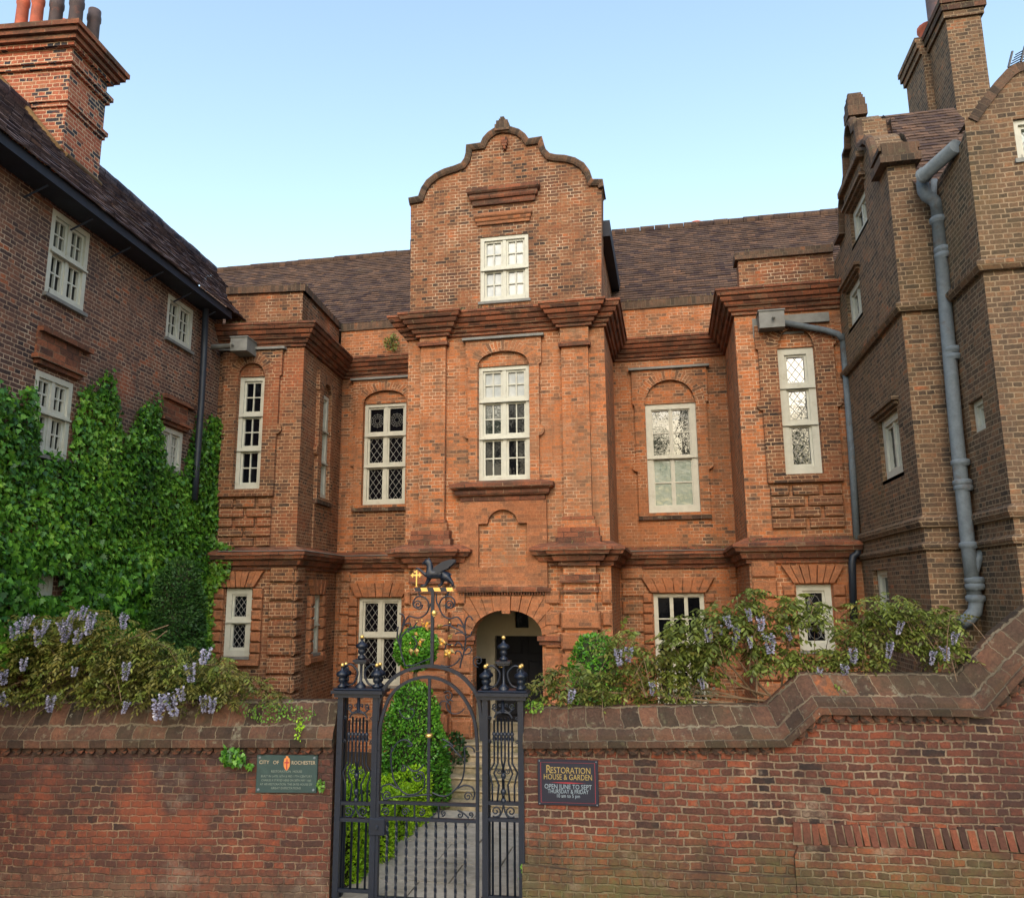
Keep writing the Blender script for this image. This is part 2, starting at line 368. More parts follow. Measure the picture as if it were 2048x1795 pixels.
M['tile_blue'] = brick('dark_roof_tile', [(0, (54,48,58)), (.4, (92,80,84)), (.8, (118,102,102)), (1, (146,118,104))], (36,32,40), (48,42,48), bw=.17, rh=.105, ms=.004, wob=.006, english=False, bump=.3, amp=.3, stains=[((96,80,62), 1.2, .6, .74, .5)])
M['white'] = plain('old_white_paint', (184,183,170), .55, .1, 9, bump=.15, dirt=((150,140,118), 6, .56, .74, .55))
M['glass'] = glassmat('dark_window_glass', (12,13,18), 1.5, .04, spec=.32)
M['glass_tree'] = glassmat('old_wavy_glass', (30,36,34), 2.2, .035, .02, 12)
M['blind'] = glassmat('pale_blind_and_sky_glass', (186,188,184), 1.5, .08, .1, 5, ((150,156,158), 3))  # pale blinds elsewhere; in the gable panes this colour paints reflected sky
M['curtain'] = glassmat('glass_over_net_curtain', (112,130,122), 1.7, .2, .06, 12, ((140,152,144), 5))
M['lead'] = plain('lead', (120,120,116), .6, .2, 14, bump=.1)
M['leadflash'] = plain('lead_flashing', (116,116,112), .7, .25, 8, bump=.2)
M['iron'] = plain('black_painted_iron', (15,24,40), .42, .3, 30, bump=.25, spec=.5, dirt=((44,50,58), 9, .6, .75, .4))
M['gold'] = plain('gilding', (232,192,116), .38, .15, 30, metal=.9, bump=.15)
M['pipe_black'] = plain('black_pipe_paint', (38,44,54), .45, .25, 12, bump=.15)
M['pipe_grey'] = plain('grey_pipe_paint', (104,113,120), .68, .22, 16, bump=.3, spec=.25, dirt=((92,74,58), 7, .56, .72, .65))
M['soffit'] = plain('dark_eaves_timber', (30,34,46), .7, .3, 8)
M['terracotta'] = plain('terracotta', (178,92,66), .75, .2, 9, dirt=((92,62,52), 3, .5, .7, .6))
M['sooty'] = plain('sooty_pot', (74,62,62), .75, .3, 9, dirt=((150,84,58), 4, .55, .7, .6))
M['limewash'] = plain('limewashed_wall', (156,149,132), .85, .08, 5)
M['door'] = plain('dark_door_paint', (12,14,22), .85, .2, 14)
M['stone'] = plain('worn_stone', (164,150,124), .9, .3, 14, bump=.5, bd=.01, dirt=((84,86,56), 2.6, .45, .65, .75))
M['slab'] = plain('paving_slab', (166,160,148), .85, .25, 10, bump=.4, bd=.008, dirt=((88,88,70), 1.6, .48, .7, .6))
M['soil'] = plain('garden_soil', (62,52,38), .95, .4, 12, bump=.8, bd=.02)
M['asphalt'] = plain('asphalt', (78,78,78), .9, .25, 60, bump=.4)
M['bark'] = plain('vine_bark', (112,92,72), .9, .3, 40, bump=.5)
M['ivy'] = leafmat('ivy_leaf', [(0, (26,56,26)), (.3, (50,96,32)), (.6, (88,142,44)), (.88, (124,172,56)), (1, (158,190,74))], .42, 1.1)
M['ivytip'] = leafmat('young_ivy_leaf', [(0, (52,96,34)), (.5, (92,138,44)), (1, (140,170,60))], .42, 1.1)
M['yew'] = leafmat('yew_needle', [(0, (26,54,26)), (.5, (44,82,32)), (.85, (70,108,40)), (1, (96,126,50))], .6, 1.5)
M['box'] = leafmat('box_leaf', [(0, (40,88,28)), (.4, (70,128,38)), (.75, (106,164,48)), (1, (146,190,62))], .4, 2.2)
M['lime'] = leafmat('bright_hedge_leaf', [(0, (96,142,26)), (.4, (140,186,34)), (.8, (172,210,46)), (1, (192,220,70))], .5, 1.6)
M['laurel'] = leafmat('dark_garden_leaf', [(0, (26,52,30)), (.5, (46,84,38)), (1, (80,118,52))], .42, 2)
M['wist'] = leafmat('olive_wisteria_leaf', [(0, (60,60,28)), (.4, (90,90,38)), (.7, (114,112,48)), (1, (140,128,66))], .55, 1.4)
M['wistg'] = leafmat('green_wisteria_leaf', [(0, (60,70,32)), (.35, (88,100,42)), (.7, (114,126,52)), (1, (144,152,70))], .5, 1.6)
M['lilac'] = leafmat('lilac_petal', [(0, (124,122,150)), (.4, (156,154,182)), (.8, (186,186,204)), (1, (214,213,222))], .6, 5, tr=.3)
M['whiteflower'] = leafmat('cream_petal', [(0, (170,168,120)), (.5, (210,206,170)), (1, (228,224,200))], .6, 5)

def single(name, pal, sc=14):
    """plain fired brick: every loose piece takes its own tone"""
    mt, nt, bs = base(name); L = nt.links.new; g_ = nd(nt, 'ShaderNodeNewGeometry'); n1 = noise(nt, g_.outputs[0], sc*3, 4, .7)
    c = ramp(nt, g_.outputs['Random Per Island'], [(p, lin(q)) for p, q in pal]); c = mix(nt, 1.0, c, ramp(nt, n1, [(.25, (.6,.6,.6)), (.75, (1.35,1.35,1.35))]), 'MULTIPLY')
    c = mix(nt, mth(nt, 'MULTIPLY', maprange(nt, noise(nt, g_.outputs[0], 2.5, 4), .5, .7), .6), c, lin((64,52,44)))
    L(c, bs.inputs['Base Color']); bs.inputs['Roughness'].default_value = .92; bs.inputs['Specular IOR Level'].default_value = .2
    bp = nd(nt, 'ShaderNodeBump', Strength=.7, Distance=.01); L(n1, bp.inputs['Height']); L(bp.outputs[0], bs.inputs['Normal']); return mt
M['single'] = single('loose_red_brick', [(0, (58,44,40)), (.4, (88,57,48)), (.8, (108,64,50)), (1, (128,76,54))])
M['corbel'] = single('weathered_corbel_brick', [(0, (46,40,36)), (.5, (74,56,46)), (.85, (96,62,48)), (1, (118,70,52))])
M['mortar'] = plain('lime_mortar', (126,112,94), .95, .3, 22, bump=.6, dirt=((84,76,62), 3, .5, .7, .6))
# ------------------------------------------------------------ planes of the place
FC = Face((0, 11.8), 0); FR = Face((0, 13.8), 0); FB = Face((0, 11.75), 0)
LC = (-5.92, 11.70); FL = Face(LC, 6); FLS = Face(LC, 96)
_w0 = FL.pt(-1.47, 0); FLW = Face((_w0[0], _w0[1]), 96)
XRW = 2.65; FRW = Face((XRW, 8.9), -90); FRF = Face((0, 8.9), 0); FRN = Face((3.10, 7.85), -90); FRG = Face((0, 7.85), 0)
FG = Face((-2.27, 7.4), 3)
XCL, XCR, XBL = -4.10, -0.86, 1.13
ZC, ZS = 7.28, 3.45                        # tops of the main cornice and of the string course

def prect(F, x0, y0, x1, y1, d=0.0):
    xc, yc = (x0+x1)/2, (y0+y1)/2
    return F.px(x0, yc, d)[0], F.px(x1, yc, d)[0], F.px(xc, y1, d)[1], F.px(xc, y0, d)[1]

def lattice(mb, F, u0, u1, z0, z1, d, step=.085, k=1.35, t=.009):
    for sgn in (1, -1):
        k_ = k*sgn; lo = min(z0-k_*u0, z0-k_*u1)-step; hi = max(z1-k_*u0, z1-k_*u1)+step
        n = int((hi-lo)/(step*2)); 
        for i in range(n+1):
            c = lo+i*step*2
            a = [(u, k_*u+c) for u in (u0, u1)]+[((z-c)/k_, z) for z in (z0, z1)]
            a = sorted({(round(u,5), round(z,5)) for u, z in a if u0-1e-6 <= u <= u1+1e-6 and z0-1e-6 <= z <= z1+1e-6})
            if len(a) < 2: continue
            (ua, za), (ub, zb) = a[0], a[-1]
            l = math.hypot(ub-ua, zb-za)
            if l < .02: continue
            nx, nz = -(zb-za)/l*t/2, (ub-ua)/l*t/2; dd = d+(.0015 if sgn > 0 else 0)
            mb.poly([F.pt(ua-nx,za-nz,dd), F.pt(ub-nx,zb-nz,dd), F.pt(ub+nx,zb+nz,dd), F.pt(ua+nx,za+nz,dd)])

def window(parent, F, r, rows, cols, mode=(2,2), gl='glass', d=-.03, fw=.065, name='window', bar=.02, label=None, splits=None, lstep=.085, light_mats=None, sill=True, transom=.06, mull=.055, cas=.035):
    """white timber window: frame, mullions and transoms; children: glass, glazing bars or leading, sill"""
    u0, u1, z0, z1 = r; fr = MB(); gls = {}; barl = []; leadl = []; di = d-.09
    fr.box(F, u0, u0+fw, z0, z1, di, d); fr.box(F, u1-fw, u1, z0, z1, di, d)
    fr.box(F, u0+fw, u1-fw, z1-fw, z1, di, d, skip='lr'); fr.box(F, u0+fw, u1-fw, z0, z0+fw*1.1, di, d+.012, skip='lr')
    a0, a1, b0, b1 = u0+fw, u1-fw, z0+fw*1.1, z1-fw
    zs = [b1]+([b1-(b1-b0)*q for q in splits] if splits else [b1-(b1-b0)*k/rows for k in range(1, rows)])+[b0]
    for q in zs[1:-1]:
        fr.box(F, a0, a1, q-transom/2, q+transom/2, di, d-.006, skip='lr')
        fr.box(F, u0+.01, u1-.01, q-transom*.6, q-transom*.22, d+.001, d+.03)
    us = [a0+(a1-a0)*k/cols for k in range(cols+1)]
    for ri in range(rows):
        top = zs[ri]-(transom/2 if ri else 0); bot = zs[ri+1]+(transom/2 if ri < rows-1 else 0)
        for c in us[1:-1]: fr.box(F, c-mull/2, c+mull/2, bot, top, di, d-.012, skip='tb')
        for ci in range(cols):
            l = us[ci]+(mull/2 if ci else 0); r_ = us[ci+1]-(mull/2 if ci < cols-1 else 0)
            dc = d-.03; bars = MB(); lead = MB(); barl.append(bars); leadl.append(lead)
            if cas:
                fr.box(F, l, l+cas, bot, top, di, dc, skip='l'); fr.box(F, r_-cas, r_, bot, top, di, dc, skip='r')
                fr.box(F, l+cas, r_-cas, top-cas, top, di, dc, skip='lrt'); fr.box(F, l+cas, r_-cas, bot, bot+cas, di, dc, skip='lrb')
            gl_, gr_, gb, gt = l+cas, r_-cas, bot+cas, top-cas
            gm = light_mats.get((ri, ci), light_mats.get((ri, None), gl)) if light_mats else gl
            gls.setdefault(gm, MB()).box(F, gl_-.004, gr_+.004, gb-.004, gt+.004, di+.02, di+.026)
            dg = di+.028
            if mode == 'lead': lattice(lead, F, gl_, gr_, gb, gt, dg, lstep)
            elif mode == 'round':
                if ri == 0:
                    cu, cz = (gl_+gr_)/2, (gb+gt)/2; rr = min(gr_-gl_, gt-gb)*.46
                    for q in (1, .72, .4): lead.tube([F.pt(cu+rr*q*math.cos(t), cz+rr*q*math.sin(t), dg+.004) for t in [2*math.pi*i/24 for i in range(25)]], .004, 4)
                    for t in range(0, 12): lead.tube([F.pt(cu+rr*.4*math.cos(t*.5236), cz+rr*.4*math.sin(t*.5236), dg+.004), F.pt(cu+rr*1.2*math.cos(t*.5236), cz+rr*1.2*math.sin(t*.5236), dg+.004)], .003, 4)
                else: lattice(lead, F, gl_, gr_, gb, gt, dg, lstep)
            elif mode == 'strap':
                cu, cz = (gl_+gr_)/2, (gb+gt)/2; hw, hh = (gr_-gl_)/2, (gt-gb)/2
                for q in range(7):
                    p = [(random.uniform(-1,1)*hw, random.uniform(-1,1)*hh) for _ in range(3)]
                    lead.tube([F.pt(cu+a_, cz+b_, dg+.004) for a_, b_ in p], .004, 4)
                lead.tube([F.pt(cu+hw*.7*math.cos(t), cz+hh*.8*math.sin(t), dg+.004) for t in [2*math.pi*i/20 for i in range(21)]], .004, 4)
            elif mode:
                nx, nz = mode
                for i in range(1, nx):
                    q = gl_+(gr_-gl_)*i/nx; bars.box(F, q-bar/2, q+bar/2, gb, gt, di+.026, dc-.006, skip='tb')
                for i in range(1, nz):
                    q = gb+(gt-gb)*i/nz; bars.box(F, gl_, gr_, q-bar/2, q+bar/2, di+.026, dc-.010, skip='lr')
    o = fr.build(name, M['white'], parent, label)
    for k, mb in gls.items(): mb.build('glass', M[k], o)
    for b_ in barl:
        if b_.v: b_.build('glazing_bars', M['white'], o)
    for b_ in leadl:
        if b_.v: b_.build('leading', M['lead'], o)
    if sill:
        sm = MB(); sm.box(F, u0-.03, u1+.03, z0-.045, z0-.002, -.1, d+.05); sm.build('sill', M['leadflash'], o)
    return o

# ------------------------------------------------------------ measured openings of the main house
w_gable = prect(FC, 960, 470, 1057, 600); w_mid = prect(FC, 957, 731, 1060, 962)
w_l_up = prect(FR, 727, 806, 813, 1008); w_l_lo = prect(FR, 716, 1195, 802, 1370)
w_r_up = prect(FR, 1294, 806, 1396, 1024); w_r_lo = prect(FR, 1311, 1186, 1413, 1408)
w_b_up = prect(FB, 1562, 694, 1636, 947); w_b_lo = prect(FB, 1596, 1168, 1667, 1300)
w_a_up = prect(FL, 474, 753, 527, 977); w_a_lo = prect(FL, 449, 1176, 503, 1312)
w_s_up = prect(FLS, 637, 788, 654, 997); w_s_lo = prect(FLS, 620, 1190, 637, 1305)
door_u0, door_u1, door_sp, door_top = FC.px(945,1300)[0], FC.px(1085,1300)[0], 2.16, 2.53
Z_TH = 0.66                                 # threshold height
door_hole = [(door_u0, Z_TH-.02), (door_u1, Z_TH-.02)]+arch(door_u0, door_u1, door_sp, door_top-door_sp, 18)

house = thing('brick_house', 'orange brick mansion with curved central gable and arched doorway behind the iron gate', 'house', (-2.5, 12.6, 0))
W = MB()
W.plate(FC, rectl(XCL, XCR, 0, ZC), [rectl(*w_mid), door_hole], -.3, 0, 0, hd=-.25, sides=False)
for X, sgn in ((XCL, 1), (XCR, -1)):
    pts = [(X, 11.8, 0), (X, 13.8, 0), (X, 13.8, ZC), (X, 11.8, ZC)]; W.poly(pts, 0)
W.build('central_block', M['orange'], house)
for a_, b_, hs in ((-6.20, XCL, (w_l_up, w_l_lo)), (XCR, XBL, (w_r_up, w_r_lo))):
    W = MB(); W.plate(FR, rectl(a_, b_, 0, 7.90), [rectl(*q) for q in hs], -.25, 0, 0, sides=False); W.build('wall', M['orange'], house)
W = MB(); W.plate(FB, rectl(XBL, XRW, 0, ZC), [rectl(*w_b_up), rectl(*w_b_lo)], -.25, 0, 0, sides=False)
W.poly([(XBL, 11.75, 0), (XBL, 13.8, 0), (XBL, 13.8, ZC), (XBL, 11.75, ZC)], 0); W.build('bay', M['orange'], house)
W = MB(); W.plate(FL, rectl(-1.47, 0, 0, ZC), [rectl(*w_a_up), rectl(*w_a_lo)], -.25, 0, sides=False)
W.plate(FLS, rectl(0, 2.13, 0, ZC), [rectl(*w_s_up), rectl(*w_s_lo)], -.25, 0, sides=False); W.build('bay', M['bay'], house, 'browner brick bay beside the creeper')

# parapets above the cornice, with a worn brick-on-edge top
P = MB(); PT = MB()
zpb = FB.px(1585, 512, -.12)[1]; zpl = FL.px(520, 588, -.12)[1]
P.box(FB, XBL+.12, XRW, ZC+.02, zpb, -.4, -.12); PT.box(FB, XBL+.07, XRW, zpb, zpb+.12, -.42, -.07)
po_ = P.build('parapet', M['upper'], house); PT.build('parapet_coping', M['edge'], po_); P = MB(); PT = MB()
P.box(FL, -1.47, -.10, ZC+.02, zpl, -.4, -.10); PT.box(FL, -1.47, -.05, zpl, zpl+.12, -.42, -.05)
P.box(FLS, .10, 2.1, ZC+.02, zpl, -.4, -.10, skip='l'); PT.box(FLS, .05, 2.1, zpl, zpl+.12, -.42, -.052, skip='l')
po_ = P.build('parapet', M['upper'], house); PT.build('parapet_coping', M['edge'], po_)
for a_, b_ in ((-6.2, XCL), (XCR, XBL)): PT = MB(); PT.box(FR, a_, b_, 7.90, 8.05, -.25, .03); PT.build('parapet_coping', M['edge'], house)

# gable over the middle
gl = [(820.5,607),(821,412),(818,409),(819,401),(840,397),(846,380),(856,365),(872,352),(890,343),(910,337),(925,331),(932,321),(935,310),(936,295),
      (964,291),(969,280),(978,270),(990,262),(1005,258),(1022,259),(1038,264),(1050,273),(1057,283),(1083,279),(1086,292),(1091,304),(1099,312),(1112,315),(1130,316),
      (1150,321),(1167,331),(1178,346),(1184,364),(1204,364),(1206,376),(1203,380),(1203,590)]
gp = [FC.px(*q) for q in gl]; gp[0] = (XCL+.02, ZC); gp[-1] = (XCR-.03, ZC)
G = MB(); G.plate(FC, gp, [rectl(*w_gable)], -.38, -.012); G.build('gable', M['upper'], house)
cp = gp[3:-2]
K = MB(); K.sweep_uz(FC, list(cp), [(-.012, -.075), (.03, -.075), (.05, -.045), (.065, 0), (.065, .02), (-.40, .02), (-.40, -.06)])
K.build('gable_coping', M['edge'], house)
fu, fz = FC.px(1005, 262); Q = MB()
for hw, a, b in ((.125, -.02, .10), (.10, .10, .17), (.055, .17, .21), (.035, .21, .25)): Q.box(FC, fu-hw, fu+hw, fz+a, fz+b, -.25-hw*.3, .02+hw*.4)
Q.build('finial', M['edge'], house)
Q = MB(); bu, bz = FC.px(1010, 288); 
for hw, a, b in ((.05, -.02, .08), (.04, -.07, -.02), (.02, -.12, -.07)): Q.box(FC, bu-hw, bu+hw, bz+a, bz+b, -.02, .06+hw*.5)
Q.build('gable_boss', M['moulded'], house)
def ledge(name, F, x0, x1, ytop, ybot, proj, mat='moulded', steps=3, lip=True, xin=0):
    """stepped moulded brick ledge measured between two pixels on a face"""
    a = F.px(x0, ytop); b = F.px(x1, ytop); zt = F.px((x0+x1)/2, ytop)[1]; zb = F.px((x0+x1)/2, ybot)[1]
    mb = MB(); u0, u1 = a[0]+proj, b[0]-proj; h = zt-zb
    prof = [(-.02, 0.0)]
    for k in range(steps):
        p = proj*(k+1)/steps; prof += [(p*.82, h*(k+.02)/steps), (p, h*(k+.35)/steps), (p, h*(k+.98)/steps)]
    if lip: prof += [(-.02, h+.07)]
    else: prof += [(-.02, h)]
    e = [F.pt(u0, 0, -.03), F.pt(u0, 0), F.pt(u1, 0), F.pt(u1, 0, -.03)]
    mb.sweep(e, prof, z0=zb); return mb.build(name, M[mat], house)
ledge('window_hood', FC, 936, 1081, 377, 408, .13)
ledge('window_hood', FC, 949, 1065, 428, 447, .07, 'orange_smooth')
# roof and lead gutters behind the gable
GR = MB(); ga = 9.55
for X0, X1 in ((XCL+.15, -2.48), (XCR-.15, -2.48)):
    GR.poly([(X0, 12.15, 8.9), (X0, 15.5, 8.9), (X1, 16.6, 10.5), (X1, 12.15, 10.5)], 0)
GR.build('gable_roof', M['tile'], house)
for X in (XCL+.02, XCR-.03): GS = MB(); GS.poly([(X, 12.1, ZC), (X, 15.2, ZC), (X, 15.2, 8.8), (X, 12.1, 8.8)]); GS.build('gable_side', M['upper'], house)
GG = MB(); FX = Face((XCR-.03, 12.05), 90); GG.box(FX, .03, 2.8, 8.58, 8.86, .002, .16); GG.build('eaves_gutter', M['soffit'], house); GG = MB(); FX2 = Face((XCL+.02, 12.05), -90); GG.box(FX2, -2.8, -.03, 8.58, 8.86, .002, .12)
GG.build('eaves_gutter', M['soffit'], house)

# main cornice (breaks forward over the two pilasters) and string course
lpil = (FC.px(843, 860)[0], FC.px(893, 860)[0]); rpil = (FC.px(1127, 860)[0], FC.px(1181, 860)[0])
PD = .11
def L2(F, u, d=0): q = F.pt(u, 0, d); return (q[0], q[1])
path = [L2(FL, -1.47), L2(FL, 0), (-6.135, 13.8), (XCL, 13.8), (XCL, 11.8), L2(FC, lpil[0]-.03), L2(FC, lpil[0]-.03, PD), L2(FC, lpil[1]+.03, PD), L2(FC, lpil[1]+.03),
        L2(FC, rpil[0]-.03), L2(FC, rpil[0]-.03, PD), L2(FC, rpil[1]+.03, PD), L2(FC, rpil[1]+.03), (XCR, 11.8), (XCR, 13.8), (XBL, 13.8), (XBL, 11.75), (XRW-.01, 11.75)]
cprof = [(-.01,-.36),(.04,-.36),(.045,-.315),(.075,-.308),(.095,-.27),(.095,-.25),(.13,-.243),(.155,-.205),(.155,-.18),(.19,-.173),(.21,-.135),(.21,-.11),(.245,-.10),(.265,-.055),(.265,-.04),(.285,-.036),(.285,0),(.02,.07),(-.05,.07)]
C = MB(); C.sweep(path, cprof, z0=ZC); C.build('cornice', M['moulded'], house)
sprof = [(-.01,-.27),(.04,-.27),(.05,-.21),(.10,-.20),(.13,-.14),(.13,-.115),(.19,-.105),(.215,-.05),(.235,-.045),(.235,0),(.20,.015),(.02,.10),(-.05,.10)]
lped = (FC.px(828, 1180)[0], FC.px(897, 1180)[0]); rped = (FC.px(1127, 1180)[0], FC.px(1197, 1180)[0]); QD = .13
lend = FC.px(918, 1100)[0]; rend = FC.px(1093, 1100)[0]
S = MB(); S.sweep([L2(FL, -1.47), L2(FL, 0), (-6.135, 13.8), (XCL, 13.8), (XCL, 11.8), L2(FC, lped[0]), L2(FC, lped[0], QD), L2(FC, lped[1], QD), L2(FC, lped[1]), L2(FC, lend), L2(FC, lend, -.02)], sprof, z0=ZS); S.build('string_course', M['moulded'], house); S = MB()
S.sweep([L2(FC, rend, -.02), L2(FC, rend), L2(FC, rped[0]), L2(FC, rped[0], QD), L2(FC, rped[1], QD), L2(FC, rped[1]), (XCR, 11.8), (XCR, 13.8), (XBL, 13.8), (XBL, 11.75), (XRW-.01, 11.75)], sprof, z0=ZS)
S.build('string_course', M['moulded'], house)
LF = MB()
LF.sweep([L2(FL, -1.2), L2(FL, 0), (-6.135, 13.8), (XCL, 13.8)], [(.215,.012),(.24,.018),(.21,.03)], z0=ZS); LF.build('lead_flashing', M['leadflash'], house); LF = MB()
LF.sweep([(XCR, 13.8), (XBL, 13.8)], [(.215,.012),(.24,.018),(.21,.03)], z0=ZS); LF.build('lead_flashing', M['leadflash'], house)

# pilasters above and pedestals below the string course
for (a, b), (pa, pb) in ((lpil, lped), (rpil, rped)):
    p = MB(); p.box(FC, a, b, ZS+.30, ZC-.36, -.01, PD-.02); 
    zcap = FC.px(870 if a < -3 else 1153, 692)[1]
    p.box(FC, a-.04, b+.04, zcap-.03, zcap+.035, -.01, PD+.035, 1); p.box(FC, a-.015, b+.015, zcap+.05, ZC-.355, -.01, PD+.0)
    p.box(FC, a-.03, b+.03, ZS+.42, ZS+.47, -.01, PD+.02, 1); p.box(FC, a-.05, b+.05, ZS+.30, ZS+.42, -.01, PD+.01)
    p.box(FC, a-.10, b+.10, ZS+.17, ZS+.30, -.01, PD+.06, 1); p.box(FC, a-.13, b+.13, ZS+.08, ZS+.17, -.01, PD+.09, 1)
    p.build('pilaster', [M['orange'], M['moulded']], house)
    q = MB(); 
    q.box(FC, pa+.02, pb-.02, .5, ZS-.27, -.01, QD-.015)
    for z in (FC.px(1160, 1155)[1],): q.box(FC, pa-.03, pb+.03, z-.07, z+.05, -.01, QD+.05, 1)
    z = FC.px(1160, 1181)[1]; q.box(FC, pa-.01, pb+.01, z-.02, z+.02, -.01, QD+.02, 1)
    for zz in np.arange(.75, 2.4, .30): q.cushion(FC, pa-.03, pb+.03, zz, zz+.25, 0, QD+.035, .03, 2)
    for side in (-1, 1):                                     # rusticated strips beside the pedestal
        s0, s1 = (pb+.05, pb+.30) if side > 0 else (pa-.30, pa-.05)
        s0, s1 = max(s0, XCL+.01), min(s1, XCR-.01)
        if side*(1 if a > -2 else -1) < 0: s0, s1 = (pa-.28, pa-.05) if side < 0 else (pb+.05, pb+.28)
        if s1-s0 < .08: continue
        for zz in (1.02, 1.34, 1.66, 1.98, 2.30, 2.62):
            q.cushion(FC, s0, s1, zz, zz+.20, 0, .056, .02, 2)
    q.build('pedestal', [M['orange'], M['moulded'], M['orange_smooth']], house)

# raised panel with a blind niche under the middle window, ledge above it
pn = [FC.px(922, 1000), FC.px(1094, 1000)]; pz0 = FC.px(1008, 1172)[1]; pz1 = FC.px(1008, 1003)[1]
nu0, nu1 = FC.px(959, 1090)[0], FC.px(1056, 1090)[0]; nz0 = FC.px(1008, 1134)[1]; nz1 = FC.px(1008, 1047)[1]
au0, au1 = FC.px(977, 1035)[0], FC.px(1037, 1035)[0]; ar = FC.px(1008, 1019)[1]-nz1
NP = MB(); NP.plate(FC, rectl(pn[0][0], pn[1][0], pz0, pz1), [[(nu0,nz0),(nu1,nz0),(nu1,nz1)]+arch(au0,au1,nz1,ar,14)+[(nu0,nz1)]], .001, .075)
NP.box(FC, lend-.02, rend+.02, pz0-.06, pz0-.001, .0, .11, 1)
NP.build('niche_panel', [M['orange_smooth'], M['moulded']], house)
ledge('window_ledge', FC, 905, 1110, 968, 1003, .22)

# window surrounds: raised brick with ears, an arched head and a lead strip
def arch_ring(mb, F, u0, u1, zs, rise, t, d, n=18, mat=0):
    c, a = (u0+u1)/2, (u1-u0)/2; pts = []
    for k in range(n+1):
        th = math.pi*k/n; nx, nz = math.cos(th), math.sin(th)
        pts.append(((c+a*nx, zs+rise*nz), (c+(a+t)*nx, zs+(rise+t)*nz)))
    L = 0
    for k in range(n):
        (p0, p1), (q0, q1) = pts[k], pts[k+1]; l = math.hypot(q1[0]-p1[0], q1[1]-p1[1])*.85
        mb.poly([F.pt(*p0, d), F.pt(*q0, d), F.pt(*q1, d), F.pt(*p1, d)], mat, [(0, L), (0, L+l), (t, L+l), (t, L)])
        L += l
def surround(F, r, out=.17, top=.42, rise=.2, mat='orange', d=.065, lob=.42, half='both', strip=True, lead_px=None, low=-.06, mats2='orange'):
    u0, u1, z0, z1 = r; h = z1-z0; zt = z1+top; wt = out+.05; zl = z0+h*lob
    def side(s):
        c = u0 if s < 0 else u1
        q = [(c+s*out, z0+low), (c+s*out, zl-.09), (c+s*(out+.04), zl-.085), (c+s*(out+.075), zl-.05), (c+s*(out+.085), zl), (c+s*(out+.07), zl+.06), (c+s*(out+.03), zl+.075), (c+s*(out+.015), zl+.08),
             (c+s*(out+.015), z1-.02), (c+s*wt, z1), (c+s*wt, zt)]
        return q
    lft = side(-1); rgt = side(1)
    if half == 'left': rgt = [(u1+.02, z0+low), (u1+.02, zt)]
    outer = rgt+lft[::-1]
    hole = [(u0-.003, z0-.01), (u1+.003, z0-.01)]+arch(u0-.003, u1+.003, z1+.02, rise, 14)
    mb = MB(); mb.plate(F, outer, [hole], -.002, d)
    arch_ring(mb, F, u0+.012, u1-.012, z1+.025, rise, .17 if top > .35 else .12, d+.004, 16, 1)
    o = mb.build('window_surround', [M[mat], M[mats2]], house)
    if strip:
        sm = MB(); a, b = u0-wt-.05, u1+wt+.05
        if half == 'left': b = u1+.02
        sm.box(F, a, b, zt+.004, zt+.045, 0, d+.05); sm.build('lead_strip', M['leadflash'], o)
    return o
surround(FC, w_mid, .15, .43, .21)
surround(FR, w_l_up, .17, .46, .22)
surround(FR, w_r_up, .17, .62, .40)
surround(FB, w_b_up, .26, .36, .26, 'bay', mats2='bay', strip=False, lob=.55)
surround(FL, w_a_up, .24, .44, .20, 'bay', mats2='bay', strip=True, lob=.52)
surround(FLS, (w_s_up[0], w_s_up[1], w_s_up[2], w_s_up[3]), .18, .36, .18, 'bay', mats2='bay', strip=False)
def apron(F, r, out, zbot, mat):
    u0, u1, z0, z1 = r; mb = MB(); mb.box(F, u0-out-.01, u1+out+.01, z0-.13, z0-.065, -.002, .085, 1); mb.box(F, u0-out+.01, u1+out-.01, zbot, z0-.13, -.002, .03)
    mb.build('window_apron', [M[mat], M['coping']], house)
apron(FR, w_l_up, .17, ZS+.1, 'bay'); apron(FR, w_r_up, .17, ZS+.1, 'orange'); apron(FLS, w_s_up, .18, ZS+.1, 'bay')
for F, r, out in ((FB, w_b_up, .26), (FL, w_a_up, .24)):      # quilted brick panels under the bay windows
    u0, u1, z0, z1 = r; u0 -= out; u1 += out; mb = MB()
    mb.box(F, u0, u1, z0-.13, z0-.06, -.002, .085); zz = z0-.16; k = 0
    while zz-.14 > ZS+.12:
        n = 3 if k % 2 == 0 else 2; us = [u0+(u1-u0)*i/n for i in range(n+1)]
        if k % 2 == 0: us = [u0, u0+(u1-u0)*.30, u0+(u1-u0)*.70, u1]
        for i in range(len(us)-1): mb.cushion(F, us[i]+.028, us[i+1]-.028, zz-.15, zz-.015, -.002, .06, .012)
        zz -= .158; k += 1
    mb.build('quilted_panel', M['bay'], house)

